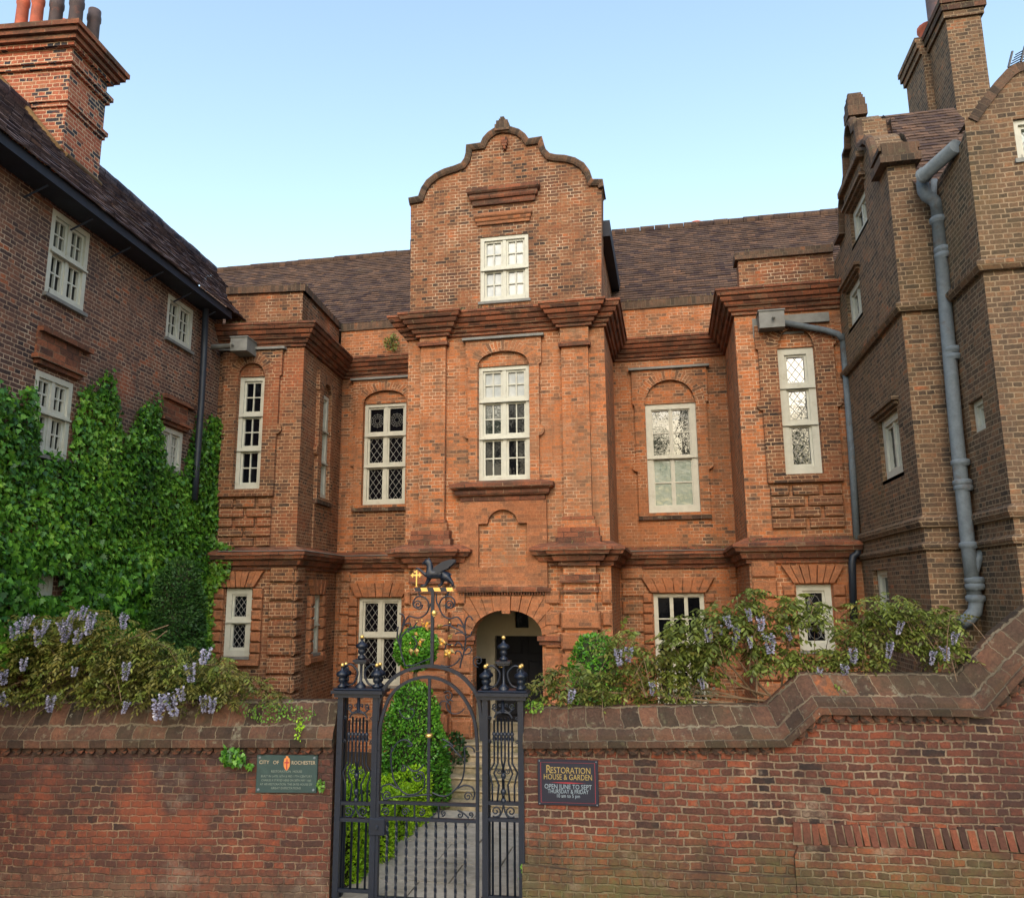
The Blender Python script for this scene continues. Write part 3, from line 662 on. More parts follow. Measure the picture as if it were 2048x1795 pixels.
# rusticated ground floor windows
def rustic(F, r, mat='orange_smooth', half=None, bh=.17, bw=.16):
    u0, u1, z0, z1 = r; mb = MB(); zz = z1+.02; hh = .27; U0, U1 = u0-bw-.03, u1+bw+.03
    n = 7; 
    for i in range(n):                                       # flat arch of splayed blocks
        f0, f1 = i/n, (i+1)/n; b0, b1 = u0-.04+(u1-u0+.08)*f0, u0-.04+(u1-u0+.08)*f1; t0, t1 = U0+(U1-U0)*f0, U0+(U1-U0)*f1
        dd = .07 if i % 2 else .085; g = .006
        q = [(b0+g, z1+.02), (b1-g, z1+.02), (t1-g, z1+hh), (t0+g, z1+hh)]
        mb.poly([F.pt(*p, dd) for p in q])
        for a in range(4): mb.poly([F.pt(*q[a], -.01), F.pt(*q[(a+1)%4], -.01), F.pt(*q[(a+1)%4], dd), F.pt(*q[a], dd)])
    zz = z1
    while zz > z0-.05:
        for s in (-1, 1):
            if half == 'left' and s > 0: continue
            a, b = (u0-bw-.02, u0-.015) if s < 0 else (u1+.015, u1+bw+.02)
            mb.cushion(F, a, b, zz-bh+.012, zz-.006, -.01, .085, .022)
        zz -= bh
    mb.box(F, u0-bw-.02, u1+bw+.02, z0-.13, z0-.055, -.002, .10)
    mb.build('rusticated_surround', M[mat], house)
rustic(FR, w_l_lo); rustic(FR, w_r_lo); rustic(FB, w_b_lo); rustic(FL, w_a_lo); rustic(FLS, w_s_lo, bh=.19)
# rusticated corner strips of the two bays and the recess
def rust_strip(runs, z0_, st, hh, d_, mk):
    mb = MB()
    for F, a, b in runs:
        for zz in np.arange(z0_, 3.0, st): mb.cushion(F, a, b, zz, zz+hh, -.01, d_, .022)
    mb.build('corner_rustication', M[mk], house)
rust_strip(((FB, .02+XBL, XBL+.36),), .7, .285, .245, .05, 'orange_smooth'); rust_strip(((FL, -.40, -.002), (FLS, .002, .33)), .7, .285, .245, .05, 'bay')
for a, b in ((XCR+.03, -.45), (.98, XBL-.02), (-6.05, -5.85)): rust_strip(((FR, a, b),), .9, .30, .24, .04, 'orange')

# windows of the main house
window(house, FC, w_gable, 2, 2, (2,2), 'blind', splits=(.5,), label='gable window with pale sky reflection painted into its panes')  # sky reflection is put into the pale pane colour
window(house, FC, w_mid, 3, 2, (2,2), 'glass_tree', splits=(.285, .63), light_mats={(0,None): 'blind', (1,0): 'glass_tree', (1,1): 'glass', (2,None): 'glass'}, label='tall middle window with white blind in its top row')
window(house, FR, w_l_up, 3, 2, 'round', 'glass', splits=(.30, .63), sill=True, label='leaded window with two roundels at the top')
window(house, FR, w_l_lo, 2, 2, 'lead', 'glass', splits=(.43,))
window(house, FR, w_r_up, 2, 2, (1,2), 'glass_tree', splits=(.5,), mull=.025, transom=.045, cas=.022, fw=.10, light_mats={(1,None): 'curtain'}, label='sash window with net curtain in the lower half', bar=.022)
window(house, FR, w_r_lo, 2, 3, (1,2), 'glass', splits=(.45,), mull=.025, transom=.045, cas=.018, fw=.055, bar=.022)
window(house, FB, w_b_up, 3, 1, 'lead', 'glass_tree', splits=(.29, .62), fw=.10, lstep=.075)
window(house, FB, w_b_lo, 2, 1, 'strap', 'glass', splits=(.53,), fw=.085)
window(house, FL, w_a_up, 3, 1, (2,2), 'glass', splits=(.333, .665), fw=.07)
window(house, FL, w_a_lo, 2, 1, 'lead', 'glass', splits=(.48,), fw=.09, lstep=.06)
window(house, FLS, w_s_up, 3, 1, (1,2), 'glass', d=.0); window(house, FLS, w_s_lo, 2, 1, (1,2), 'glass', d=.0)

# arched doorway: voussoirs, dentils, imposts, porch and door
D = MB()
c, a = (door_u0+door_u1)/2, (door_u1-door_u0)/2; rise = door_top-door_sp; bz = FC.px(1010, 1192)[1]
vs_ = [math.pi*k/13 for k in range(14)]
for k in range(13):
    t0, t1 = vs_[k]+.008, vs_[k+1]-.008; dd = .03+(.035 if k in (5, 7) else 0)+(.06 if k == 6 else 0)+(.0 if k % 2 else .012)
    def outp(t):
        x, z = c+a*math.cos(t), door_sp+rise*math.sin(t); q = 1.0
        dx, dz = math.cos(t)*a*.55, math.sin(t)*.5+.06; s = min((bz-z)/max(dz, 1e-3), .95 if abs(dx) > .3 else 9)
        s = min(s, .80); return (x+dx*s, z+dz*s)
    inner = [(c+a*math.cos(t0+(t1-t0)*i/3), door_sp+rise*math.sin(t0+(t1-t0)*i/3)-(.05 if k == 6 else 0)) for i in range(4)]
    q = inner+[outp(t1), outp(t0)]
    D.poly([FC.pt(*p, dd) for p in q])
    for i in range(len(q)): D.poly([FC.pt(*q[i], -.005), FC.pt(*q[(i+1)%len(q)], -.005), FC.pt(*q[(i+1)%len(q)], dd), FC.pt(*q[i], dd)])
D.build('door_arch', M['orange_smooth'], house)
DN = MB(); du0, du1 = FC.px(919, 1186)[0], FC.px(1103, 1186)[0]; dz = FC.px(1010, 1187)[1]
DN.box(FC, du0, du1, dz+.03, dz+.085, -.005, .10)
nn = 34
for i in range(nn): 
    u = du0+(du1-du0)*i/nn; DN.box(FC, u+.005, u+(du1-du0)/nn*.55, dz-.015, dz+.029, -.005, .075)
DN.build('dentil_band', M['moulded'], house)
for u0, u1 in ((XCL+.3, door_u0-.0), (door_u1+.0, XCR-.02)):
    e0 = -.06 if u1 > -2 else 0; e1 = .06 if u1 < -2 else 0
    z = FC.px(1150, 1272)[1]
    IM = MB(); IM.box(FC, u0+e0, u1+e1, z-.06, z+.005, -.03, .11); IM.box(FC, u0+e0*.6, u1+e1*.6, z-.12, z-.061, -.03, .064); IM.build('impost', M['moulded'], house)
for u0, u1 in ((door_u0-.32, door_u0-.02), (door_u1+.03, door_u1+.42), (door_u1+.50, XCR-.03), (XCL+.35, door_u0-.40)):
    JB = MB()
    for zz in np.arange(.66, 1.9, .31): JB.cushion(FC, u0, u1, zz, zz+.26, -.005, .05, .025)
    JB.build('door_jamb_blocks', M['orange_smooth'], house)
PO = MB(); X0, X1, Y0, Y1 = door_u0-.35, door_u1+.25, 12.05, 13.2; Zc = 2.75
PO.poly([(X0,Y0,Z_TH),(X0,Y1,Z_TH),(X0,Y1,Zc),(X0,Y0,Zc)]); PO.poly([(X1,Y0,Z_TH),(X1,Y0,Zc),(X1,Y1,Zc),(X1,Y1,Z_TH)]); PO.poly([(X0,Y0,Zc),(X0,Y1,Zc),(X1,Y1,Zc),(X1,Y0,Zc)])
FP = Face((0, Y1), 0); dr = (FP.px(990, 1380)[0], X1-.03, Z_TH, FP.px(1030, 1271)[1]); wv = prect(FP, 1030, 1222, 1057, 1255)
wv2 = (FP.px(946, 1350)[0], FP.px(972, 1350)[0], Z_TH+.3, FP.px(960, 1316)[1])
PO.plate(FP, rectl(X0, X1, Z_TH-.01, Zc), [rectl(*dr), rectl(*wv), rectl(*wv2)], -.15, 0)
po = PO.build('porch', M['limewash'], house)
PF = MB(); PF.poly([(X0, 11.82, Z_TH-.012), (X1, 11.82, Z_TH-.012), (X1, Y1, Z_TH-.012), (X0, Y1, Z_TH-.012)]); PF.build('porch_floor', M['stone'], po)
DO = MB(); DO.box(FP, dr[0], dr[1], dr[2], dr[3], -.2, -.12)
for i in range(2):
    for j in range(3):
        DO.cushion(FP, dr[0]+.08+i*.46, dr[0]+.46+i*.46, dr[2]+.1+j*.5, dr[2]+.5+j*.5, -.13, -.09, .03)
do = DO.build('door', M['door'], house); HD = MB(); HD.tube([FP.pt(dr[0]+.06, 1.55, -.11), FP.pt(dr[0]+.06, 1.55, -.05), FP.pt(dr[0]+.14, 1.55, -.05)], .012); HD.build('handle', M['gold'], do)
for r, n in ((wv, 'fanlight'), (wv2, 'side_light')): 
    g = MB(); g.box(FP, r[0], r[1], r[2], r[3], -.14, -.1); g.build(n, M['glass'], po)

# ------------------------------------------------------------ tiled roofs
def tile_roof(mb, E0, E1, R0, R1, gauge=.105, segs=40, lift=.02, mat=0, rowh=.105):
    E0, E1, R0, R1 = [np.array(q, float) for q in (E0, E1, R0, R1)]
    L = np.linalg.norm((R0+R1)/2-(E0+E1)/2); n = max(2, int(L/gauge)); nrm = np.cross(E1-E0, R0-E0); nrm /= np.linalg.norm(nrm)
    if nrm[2] < 0: nrm = -nrm
    wl = np.linalg.norm(E1-E0)
    sag = [[random.uniform(-1, 1)*.007 for _ in range(segs+1)] for _ in range(n+1)]
    for k in range(n):
        f0, f1 = k/n, (k+1.12)/n
        A0, A1 = E0+(R0-E0)*f0, E1+(R1-E1)*f0; B0_, B1_ = E0+(R0-E0)*min(f1, 1), E1+(R1-E1)*min(f1, 1)
        for i in range(segs):
            t0, t1 = i/segs, (i+1)/segs
            a = A0+(A1-A0)*t0+nrm*(lift+sag[k][i]); b = A0+(A1-A0)*t1+nrm*(lift+sag[k][i+1])
            c_ = B0_+(B1_-B0_)*t1; d_ = B0_+(B1_-B0_)*t0
            mb.poly([a, b, c_, d_], mat, [(t0*wl, k*rowh+.004), (t1*wl, k*rowh+.004), (t1*wl, (k+1)*rowh), (t0*wl, (k+1)*rowh)])
            mb.poly([a-nrm*.02, b-nrm*.02, b, a], mat, [(t0*wl, k*rowh+.03), (t1*wl, k*rowh+.03), (t1*wl, k*rowh+.05), (t0*wl, k*rowh+.05)])
def ridge_line(mb, A, B, r=.11, step=.32, mat=0):
    A, B = np.array(A, float), np.array(B, float); n = int(np.linalg.norm(B-A)/step)
    for k in range(n):
        p, q = A+(B-A)*k/n, A+(B-A)*(k+.97)/n; j = random.uniform(-.01, .01)
        mb.tube([p+(0,0,j), q+(0,0,j)], [r, r*.95], 10, mat)
RF = MB(); ry, rz = 16.8, 10.88
tile_roof(RF, (-11, 13.98, 7.98), (4.2, 13.98, 7.98), (-11, ry, rz), (4.2, ry, rz), segs=90)
RF.poly([(-11, ry, rz), (4.2, ry, rz), (4.2, 19.6, 8), (-11, 19.6, 8)])
ro = RF.build('roof', M['tile'], house)
RD = MB(); ridge_line(RD, (-11, ry, rz-.03), (4.2, ry, rz-.03)); RD.build('ridge_tiles', M['tile'], ro)
for x in (1392, 1430, 1469):
    q = on_y(x, 446, 17.6); mb = MB(); mb.lathe((q[0], 17.6, 10.2), [(.13,0),(.13,.55),(.16,.58),(.16,q[2]-10.2-.05),(.14,q[2]-10.2),(.09,q[2]-10.2)], 14); mb.build('chimney_pot', M['terracotta'], house)

# rainwater heads and pipes of the main house
def pipe(mb, F, pts, r, d, collars=True, every=1.1):
    p3 = [F.pt(*F.px(x, y, d), d) for x, y in pts]
    mb.tube(p3, r, 12)
    if collars:
        for a, b in zip(p3, p3[1:]):
            l = np.linalg.norm(b-a)
            for k in range(1, int(l/every)+1):
                q = a+(b-a)*min(k*every/l, .96); t = (b-a)/l
                mb.tube([q-t*.05, q-t*.03, q+t*.03, q+t*.05], [r*1.12, r*1.3, r*1.3, r*1.12], 12)
                mb.tube([q-t*.10, q-t*.085], [r*1.2, r*1.2], 12)
    return mb
HL = prect(FL, 463, 676, 496, 702, .40); mb = MB(); mb.box(FL, HL[0], HL[1], HL[2], HL[3], .02, .44); mb.box(FL, HL[0]-.012, HL[1]+.012, HL[3], HL[3]+.02, .01, .455)
mb.tube([FL.pt(HL[0]+.05, HL[2]+.10, .43), FL.pt(HL[0]+.05, HL[2]+.10, .52)], .022, 10)
pipe(mb, FL, [(466, 692), (440, 693), (408, 694)], .045, .32, False)
mb.build('rainwater_head', M['leadflash'], house)
HB = prect(FB, 1518, 622, 1569, 655, .25); mb = MB(); mb.box(FB, HB[0], HB[1], HB[2], HB[3], .02, .27); mb.box(FB, HB[0]-.012, HB[1]+.012, HB[3], HB[3]+.02, .01, .285); mb.box(FB, HB[0]-.07, HB[0]-.001, HB[2]-.06, HB[3]-.02, -.002, .02); mb.box(FB, HB[0]-.07, HB[1]+.3, HB[2]-.04, HB[2]-.002, -.002, .015)
mb.tube([FB.pt(HB[0]+.2, HB[3]-.11, .26), FB.pt(HB[0]+.2, HB[3]-.11, .36)], .025, 10)
mb.box(FB, HB[1], HB[1]+.65, HB[3]-.17, HB[3]-.03, .02, .12)
mb.build('rainwater_head', M['leadflash'], house)
mb = MB(); pipe(mb, FB, [(1566, 645), (1650, 660), (1676, 668), (1686, 680)], .045, .14, False); pipe(mb, FB, [(1685, 668), (1692, 750), (1703, 900), (1714, 1080)], .048, .12, True, 1.3); mb.build('drainpipe', M['pipe_grey'], house, 'grey drainpipe beside the right bay')
mb = MB(); pipe(mb, FB, [(1714, 1080), (1716, 1105), (1706, 1112), (1704, 1125), (1708, 1240)], .05, .13, False); mb.build('drainpipe', M['pipe_black'], house, 'black lower length of drainpipe')

# ------------------------------------------------------------ left wing
wing = thing('brick_house', 'purple brown brick wing with creeper covered wall and tall patterned chimney', 'house', (-8.5, 9.5, 0))
def wr(tl, tr, bl, br):
    q = [FLW.px(*p) for p in (tl, tr, bl, br)]
    return (q[0][0]+q[2][0])/2, (q[1][0]+q[3][0])/2, (q[2][1]+q[3][1])/2, (q[0][1]+q[1][1])/2
wl1 = wr((105,425),(182,460),(88,590),(165,620)); wl2 = wr((335,590),(388,618),(332,675),(380,702))
wl3 = wr((70,740),(146,765),(57,905),(133,918)); wl4 = wr((322,852),(366,865),(318,935),(360,945)); wl5 = wr((60,1145),(105,1150),(60,1195),(105,1198))
WW = MB(); WW.plate(FLW, rectl(-6.6, 0.0, 0, 7.6), [rectl(*q) for q in (wl1, wl2, wl3, wl4, wl5)], -.25, 0)
WW.poly([FLW.pt(-6.6, 0, 0), FLW.pt(-6.6, 0, -5), FLW.pt(-6.6, 7.4, -5), FLW.pt(-6.6, 10, -2.4), FLW.pt(-6.6, 7.4, 0)])
WW.build('wall', M['purple'], wing)
window(wing, FLW, wl1, 2, 2, (2,2), 'glass', d=.0, splits=(.47,), light_mats={(0,None): 'glass_tree'}); window(wing, FLW, wl2, 1, 2, (2,3), 'glass', d=.0)
window(wing, FLW, wl3, 2, 2, (2,2), 'glass', d=.0, splits=(.47,)); window(wing, FLW, wl4, 1, 2, (2,3), 'glass', d=.0); window(wing, FLW, wl5, 1, 2, (1,2), 'curtain', d=.0)
for r, dz in ((wl3, .06), (wl4, .03)):                     # moulded brick hoods
    mb = MB(); mb.box(FLW, r[0]-.06, r[1]+.06, r[3]+dz, r[3]+dz+.05, -.01, .06); mb.box(FLW, r[0]-.10, r[1]+.10, r[3]+dz+.051, r[3]+dz+.10, -.01, .10)
    mb.box(FLW, r[0]-.06, r[1]+.06, r[3]+dz+.101, r[3]+dz+.38, -.01, .025); mb.box(FLW, r[0]-.05, r[1]+.22, r[3]+dz+.381, r[3]+dz+.44, -.01, .08); mb.build('window_hood', M['moulded'], wing)
EZ, ED = 7.33, .33
mb = MB(); mb.box(FLW, -6.6, -.35, EZ, EZ+.035, .02, ED); mb.box(FLW, -6.6, -.35, EZ+.036, EZ+.13, ED-.05, ED-.01)
mb.build('eaves', M['soffit'], wing)
for u in np.arange(-6.4, -.4, .8): mb = MB(); mb.tube([FLW.pt(u, EZ-.16, .0), FLW.pt(u, EZ-.03, ED-.06)], .012, 6); mb.build('gutter_bracket', M['soffit'], wing)
# roof plane through the eaves at 52 degrees; ridge where the photo's skyline meets it
e0 = FLW.pt(0, EZ+.12, ED); t52 = math.tan(R(50)); rn = FLW.n*t52+np.array([0, 0, 1.0])
rp = on(320, 447, e0, rn); rdep = -float((rp-FLW.o) @ FLW.n); rzz = float(rp[2])
RW_ = MB(); tile_roof(RW_, FLW.pt(-6.7, EZ+.12, ED+.03), FLW.pt(1.6, EZ+.12, ED+.03), FLW.pt(-6.7, rzz, -rdep), FLW.pt(1.6, rzz, -rdep), segs=60)
RW_.poly([FLW.pt(-6.7, rzz, -rdep), FLW.pt(1.6, rzz, -rdep), FLW.pt(1.6, EZ, -2*rdep-.4), FLW.pt(-6.7, EZ, -2*rdep-.4)])
wro = RW_.build('roof', M['tile_blue'], wing); mb = MB(); ridge_line(mb, FLW.pt(-6.7, rzz-.03, -rdep), FLW.pt(1.6, rzz-.03, -rdep)); mb.build('ridge_tiles', M['tile_blue'], wro)
# chimney: its front right corner stands on the roof plane
cq = on(123, 306, e0, rn); CF = Face((cq[0], cq[1]), 6); CS = Face((cq[0], cq[1]), 96)
zt_ = CF.px(150, 66)[1]; dl = CS.px(207, 250)[0]; cw = 1.9; zb_ = cq[2]-1.6
def cring(mb, z0, z1, e, mat=0):
    a, b, c_, d_ = CF.pt(-cw-e, 0, e), CF.pt(e, 0, e), CS.pt(dl+e, 0, e), CF.pt(-cw-e, 0, -dl-e)
    P_ = [a, b, c_, d_]
    for k in range(4):
        p, q = P_[k], P_[(k+1)%4]; mb.poly([(p[0],p[1],z0),(q[0],q[1],z0),(q[0],q[1],z1),(p[0],p[1],z1)], mat)
    mb.poly([(p[0],p[1],z1) for p in P_], mat); mb.poly([(p[0],p[1],z0) for p in P_[::-1]], mat)
CH = MB(); cring(CH, zb_, zt_-.14, 0)
k1 = CF.px(138, 130)[1]; k2 = CF.px(134, 205)[1]
for z0, z1, e in ((zt_-.02,zt_+.05,.20),(zt_-.09,zt_-.022,.165),(zt_-.16,zt_-.092,.115),(zt_-.22,zt_-.162,.06),(k1-.0,k1+.06,.07),(k1-.06,k1-.002,.04),(k2-.0,k2+.06,.05),(k2-.06,k2-.002,.025)): cring(CH, z0, z1, e, 1 if e > .1 else 0)
cho = CH.build('chimney', [M['chimney'], M['moulded']], wing)
for x, y, mk, r, back in ((43, 40, 'terracotta', .082, .35), (73, 37, 'terracotta', .082, .35), (112, 30, 'sooty', .092, .45), (152, 28, 'sooty', .095, .45), (187, 50, 'sooty', .09, .75), (132, 20, 'terracotta', .07, .9)):
    p_ = CF.o-CF.n*back; q = on(x, y, p_, CF.n); mb = MB()
    mb.lathe((q[0], q[1], zt_+.03), [(r*1.05,0),(r,.06),(r*.92,.75),(r*1.05,.78),(r*1.05,.85),(r*.95,.87),(r*.95,.95),(r*.75,.96)], 16); mb.build('chimney_pot', M[mk], cho)
mb = MB(); zr = lambda d: EZ+.12+(ED-d)*t52
mb.tube([CF.pt(-1.2, zr(-1.0)*0+cq[2]+1.35, .06), CF.pt(-.6, cq[2]+.72, .07), CF.pt(-.2, cq[2]+.25, .07), CF.pt(.04, cq[2]-.02, .07)], [.06,.06,.05,.04], 8)
mb.tube([CS.pt(0, cq[2]-.02, .05), CS.pt(dl, cq[2]-.02, .03)], .04, 8); mb.build('mortar_fillet', plain('ochre_lichen_mortar', (120,92,56), .9, .45, 12, bump=.4), cho)
mb = MB(); pipe(mb, FLW, [(412, 605), (408, 700), (403, 800), (393, 935), (389, 1000)], .05, .12, True, 1.2); mb.build('drainpipe', M['pipe_black'], wing)

# ------------------------------------------------------------ right wing
rw = thing('brick_house', 'dark brown brick wing with shaped gable and thick grey soil pipe', 'house', (4.0, 9.5, 0))
yc = lambda u: 8.9-u
WR = MB(); apex_u = 8.9-10.15
def ry_(x, y): 
    q = on(x, y, (XRW, 0, 0), (1, 0, 0)); return 8.9-float(q[1]), float(q[2])
w1 = (8.9-10.72, 8.9-9.88, 7.42, 8.02-.1); w2 = (8.9-11.30, 8.9-10.52, 6.42, 6.98); w3 = (8.9-10.28, 8.9-9.42, 4.12, 4.87); w4 = (8.9-11.2, 8.9-10.5, 2.3, 3.05)
gu = [(0, 0), (0, 7.72), (.03, 7.75), (.03, 7.85), (-.30, 7.85), (-.33, 8.02), (-.42, 8.2), (-.56, 8.32), (-.72, 8.36), (-.82, 8.42), (-.86, 8.62), (-.86, 8.72), (-1.02, 8.74), (-1.06, 8.86), (-1.14, 8.94), (-1.25, 8.97)]
gmir = [(2*apex_u-u, z) for u, z in gu[::-1]]
WR.plate(FRW, gu+gmir, [rectl(*q) for q in (w1, w2, w3, w4)], -.3, 0)
WR.poly([FRW.pt(2*apex_u, 0), FRW.pt(-5.5, 0), FRW.pt(-5.5, 7.7), FRW.pt(2*apex_u, 7.7)])
WR.poly([FRF.pt(XRW+.3, 0), FRF.pt(3.10, 0), FRF.pt(3.10, 7.35), FRF.pt(XRW+.3, 7.35)])
wn1 = (8.9-8.45-1.05+.0, 0, 0, 0)
q0 = FRN.px(1944, 870); q1 = FRN.px(1964, 790); w5 = (min(q0[0], q1[0]), max(q0[0], q1[0]), q0[1], q1[1])
WR.plate(FRN, [(-1.05, 0), (0, 0), (0, FRN.px(1940, 243)[1]), FRN.px(1922, 284), (-1.05, 7.25)], [rectl(*w5)], -.2, 0, sides=False)
w6 = (FRG.px(2031, 280)[0], FRG.px(2031, 280)[0]+.42, FRG.px(2031, 318)[1], FRG.px(2031, 238)[1])
g2 = [(3.10, 0), (7.0, 0), (7.0, 8.6), (4.6, 8.6)]+[FRG.px(x, y) for x, y in ((2048,127),(2030,132),(2014,142),(1990,168),(1965,200),(1946,226))]+[(3.10, FRG.px(1940, 240)[1])]
WR.plate(FRG, g2, [rectl(*w6)], -.3, 0, sides=False)
WR.build('wall', M['dark'], rw)
mb = MB(); mb.sweep_uz(FRG, [FRG.px(x, y) for x, y in ((1938,238),(1946,226),(1965,200),(1990,168),(2014,142),(2030,132),(2048,127))]+[(4.6,8.6)], [(.0,-.085),(.018,-.085),(.018,.012),(-.30,.012)]); mb.build('gable_coping', M['edge'], rw)
mb = MB(); cu = [q for q in gu[3:]]; full = cu+[(2*apex_u-u, z) for u, z in cu[::-1][1:]]
mb.sweep_uz(FRW, full, [(-.01,-.02),(.05,-.02),(.08,.02),(.08,.07),(-.36,.07),(-.36,.0)])
for hw, a, b in ((.13,-.02,.12),(.10,.121,.24),(.06,.241,.31),(.03,.311,.36)): mb.box(FRW, apex_u-hw, apex_u+hw, 9.0+a, 9.0+b, -.13-hw*.3, .02+hw*.4)
mb.box(FRW, -.35, .09, 7.60, 7.70, -.35, .09); mb.box(FRW, -.30, .05, 7.70, 7.84, -.33, .05)
mb.build('gable_coping', M['edge'], rw)
for r in (w1, w2, w3):
    mb = MB(); mb.box(FRW, r[0]-.06, r[1]+.06, r[3]+.03, r[3]+.07, -.01, .045); mb.box(FRW, r[0]-.10, r[1]+.10, r[3]+.072, r[3]+.115, -.01, .08)
    if r is w1: mb.box(FRW, r[0]-.06, r[1]+.06, r[3]+.142, r[3]+.30, -.01, .04); mb.box(FRW, r[0]-.14, r[1]+.14, r[3]+.302, r[3]+.38, -.01, .10)
    mb.build('window_hood', M['dark'], rw)
for r, c_ in ((w1, 2), (w2, 2), (w3, 2)): window(rw, FRW, r, 1, c_, 'lead', 'glass', d=-.05, fw=.09)
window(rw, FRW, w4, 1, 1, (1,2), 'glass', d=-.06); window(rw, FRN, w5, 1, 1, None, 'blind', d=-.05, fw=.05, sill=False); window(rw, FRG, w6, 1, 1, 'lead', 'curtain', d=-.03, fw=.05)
mb = MB()
def strung(z, hh, pr):
    mb.sweep([(XRW, 11.74), (XRW, 8.9), (3.10, 8.9), (3.10, 7.85), (7.0, 7.85)], [(-.01, -hh), (pr*.6, -hh), (pr, -hh*.5), (pr, -hh*.15), (-.01, hh*.35)], z0=z)
strung(5.93, .10, .075); mb.build('string_course', M['dark'], rw); mb = MB(); strung(3.55, .10, .06); mb.build('string_course', M['dark'], rw); mb = MB(); strung(3.28, .07, .05); mb.build('string_course', M['dark'], rw)
RR = MB(); rzr = float(on_y(1850, 222, 10.15)[2])
tile_roof(RR, (XRW+.25, 8.75, 7.2), (3.9, 8.75, 7.2), (XRW+.25, 10.15, rzr), (3.9, 10.15, rzr), segs=14, gauge=.085, lift=.01); RR.poly([(XRW+.25, 10.15, rzr), (3.9, 10.15, rzr), (3.9, 11.6, 7.3), (XRW+.25, 11.6, 7.3)]); RR.build('roof', M['tile'], rw)
mb = MB(); A = on_y(1846, 352, 8.6); B = on_y(1913, 292, 8.05); mb.tube([A, B], .075, 12); mb.tube([A+(B-A)*.0, A+(B-A)*.06], .09, 12); mb.build('gutter', M['pipe_grey'], rw)
mb = MB(); yp = 8.72
def sp(*pts): return [on_y(x, y, yp) for x, y in pts]
mb.tube(sp((1848,350),(1845,366),(1847,382),(1853,392),(1864,398),(1872,406),(1875,420)), .066, 14)
main = sp((1875,420),(1893,640),(1912,860),(1935,1080),(1947,1180)); mb.tube(main, .068, 14)
for x, y in ((1877,440),(1886,500),(1887,512),(1904,700),(1906,714),(1921,925),(1925,965),(1927,975),(1938,1090),(1949,1160),(1950,1172),(1951,1196)):
    q = on_y(x, y, yp); mb.tube([q+(0,0,-.035), q+(0,0,-.02), q+(0,0,.02), q+(0,0,.035)], [.073,.092,.092,.073], 14)
mb.tube(sp((1944,1150),(1953,1120),(1962,1108),(1970,1106)), .055, 12); mb.tube(sp((1947,1180),(1953,1200),(1950,1222),(1938,1236),(1922,1246)), .068, 14); mb.tube(sp((1866,398),(1868,360)), .035, 10)
mb.build('soil_pipe', M['pipe_grey'], rw)
for x, y in ((1887,506),(1906,707),(1922,930),(1938,1095)): q = on_y(x, y, yp); mb = MB(); mb.tube([q+(.05,0,0), q+(.2,.02,.005)], .009, 6); mb.tube([q+(.19,.02,-.03), q+(.19,.02,.04)], .014, 6); mb.build('pipe_bracket', M['pipe_black'], rw)
# chimney of the right wing
yk = 10.6; p0 = on_y(1905, 150, yk); p1 = on_y(1977, 150, yk); zt2 = float(on_y(1930, 8, yk)[2])
def cbox(mb, x0, x1, y0, y1, z0, z1, mat=0):
    F_ = Face((0, y0), 0); mb.box(F_, x0, x1, z0, z1, -(y1-y0), 0, mat)
mb = MB(); xa, xb = float(p0[0]), float(p1[0]); cbox(mb, xa, xb, yk, yk+.7, 6.5, zt2-.1); cbox(mb, xa-.10, xb, yk+.701, yk+1.5, 6.5, zt2-.1)
for e, a, b in ((.035,-.2,-.101),(.065,-.1,-.002),(.085,0,.08)): cbox(mb, xa-e, xb+e, yk-e, yk+.7-.001, zt2+a, zt2+b, 1 if e > .06 else 0); cbox(mb, xa-.10-e, xb+e, yk+.7, yk+1.5+e, zt2+a, zt2+b, 1 if e > .1 else 0)
c2 = mb.build('chimney', [M['dark'], M['coping']], rw)
for x, r, yy in ((1855, .15, 11.75), (1880, .16, 11.3)):
    q = on_y(x, 40, yy); mb = MB(); mb.lathe((q[0], yy, zt2+.05), [(r,0),(r*.95,.4),(r*1.1,.44),(r*1.1,.5),(r*.8,.51)] if x < 1870 else [(r,0),(r,.9),(r*.8,.91)], 14); mb.build('chimney_pot', M['terracotta' if x < 1870 else 'sooty'], c2)
mb = MB()
for k in range(5): mb.tube([FRG.pt(*FRG.px(2019+k*3, 134-k*6, -.2), -.2), FRG.pt(*FRG.px(2062+k*2, 112-k*6, -.2), -.2)], .006, 5)
for x, y in ((2017,135),(2042,124)): mb.tube([FRG.pt(*FRG.px(x, y, -.2), -.2), FRG.pt(*FRG.px(x+8, y-32, -.2), -.2)], .012, 5)
mb.build('chimney_cage', M['iron'], rw)
# ------------------------------------------------------------ ground, road, path, steps (the setting)
def sheet(name, x0, x1, y0, y1, z, mat, kind='structure'):
    mb = MB(); mb.poly([(x0,y0,z),(x1,y0,z),(x1,y1,z),(x0,y1,z)]); return tag(mb.build(name, mat), kind=kind)
sheet('ground', -600, 600, -600, 600, -.27, M['soil'])
sheet('road', -60, 60, -3.0, 5.0, -.25, M['asphalt'])
mb = MB(); FPv = Face((0, 5.0), 0); mb.box(FPv, -40, 40, -.262, -.12, -2.75, 0); mb.build('pavement', M['slab'])['kind'] = 'structure'
mb = MB(); mb.box(Face((0, 7.2), 0), -9, 6, -.262, -.003, -6.98, .12); mb.build('garden_soil', M['soil'])['kind'] = 'structure'
mb = MB(); xs = [-3.2, -2.55, -1.85, -1.1]; ys = [7.3, 7.95, 8.5, 9.15, 9.75, 10.42]
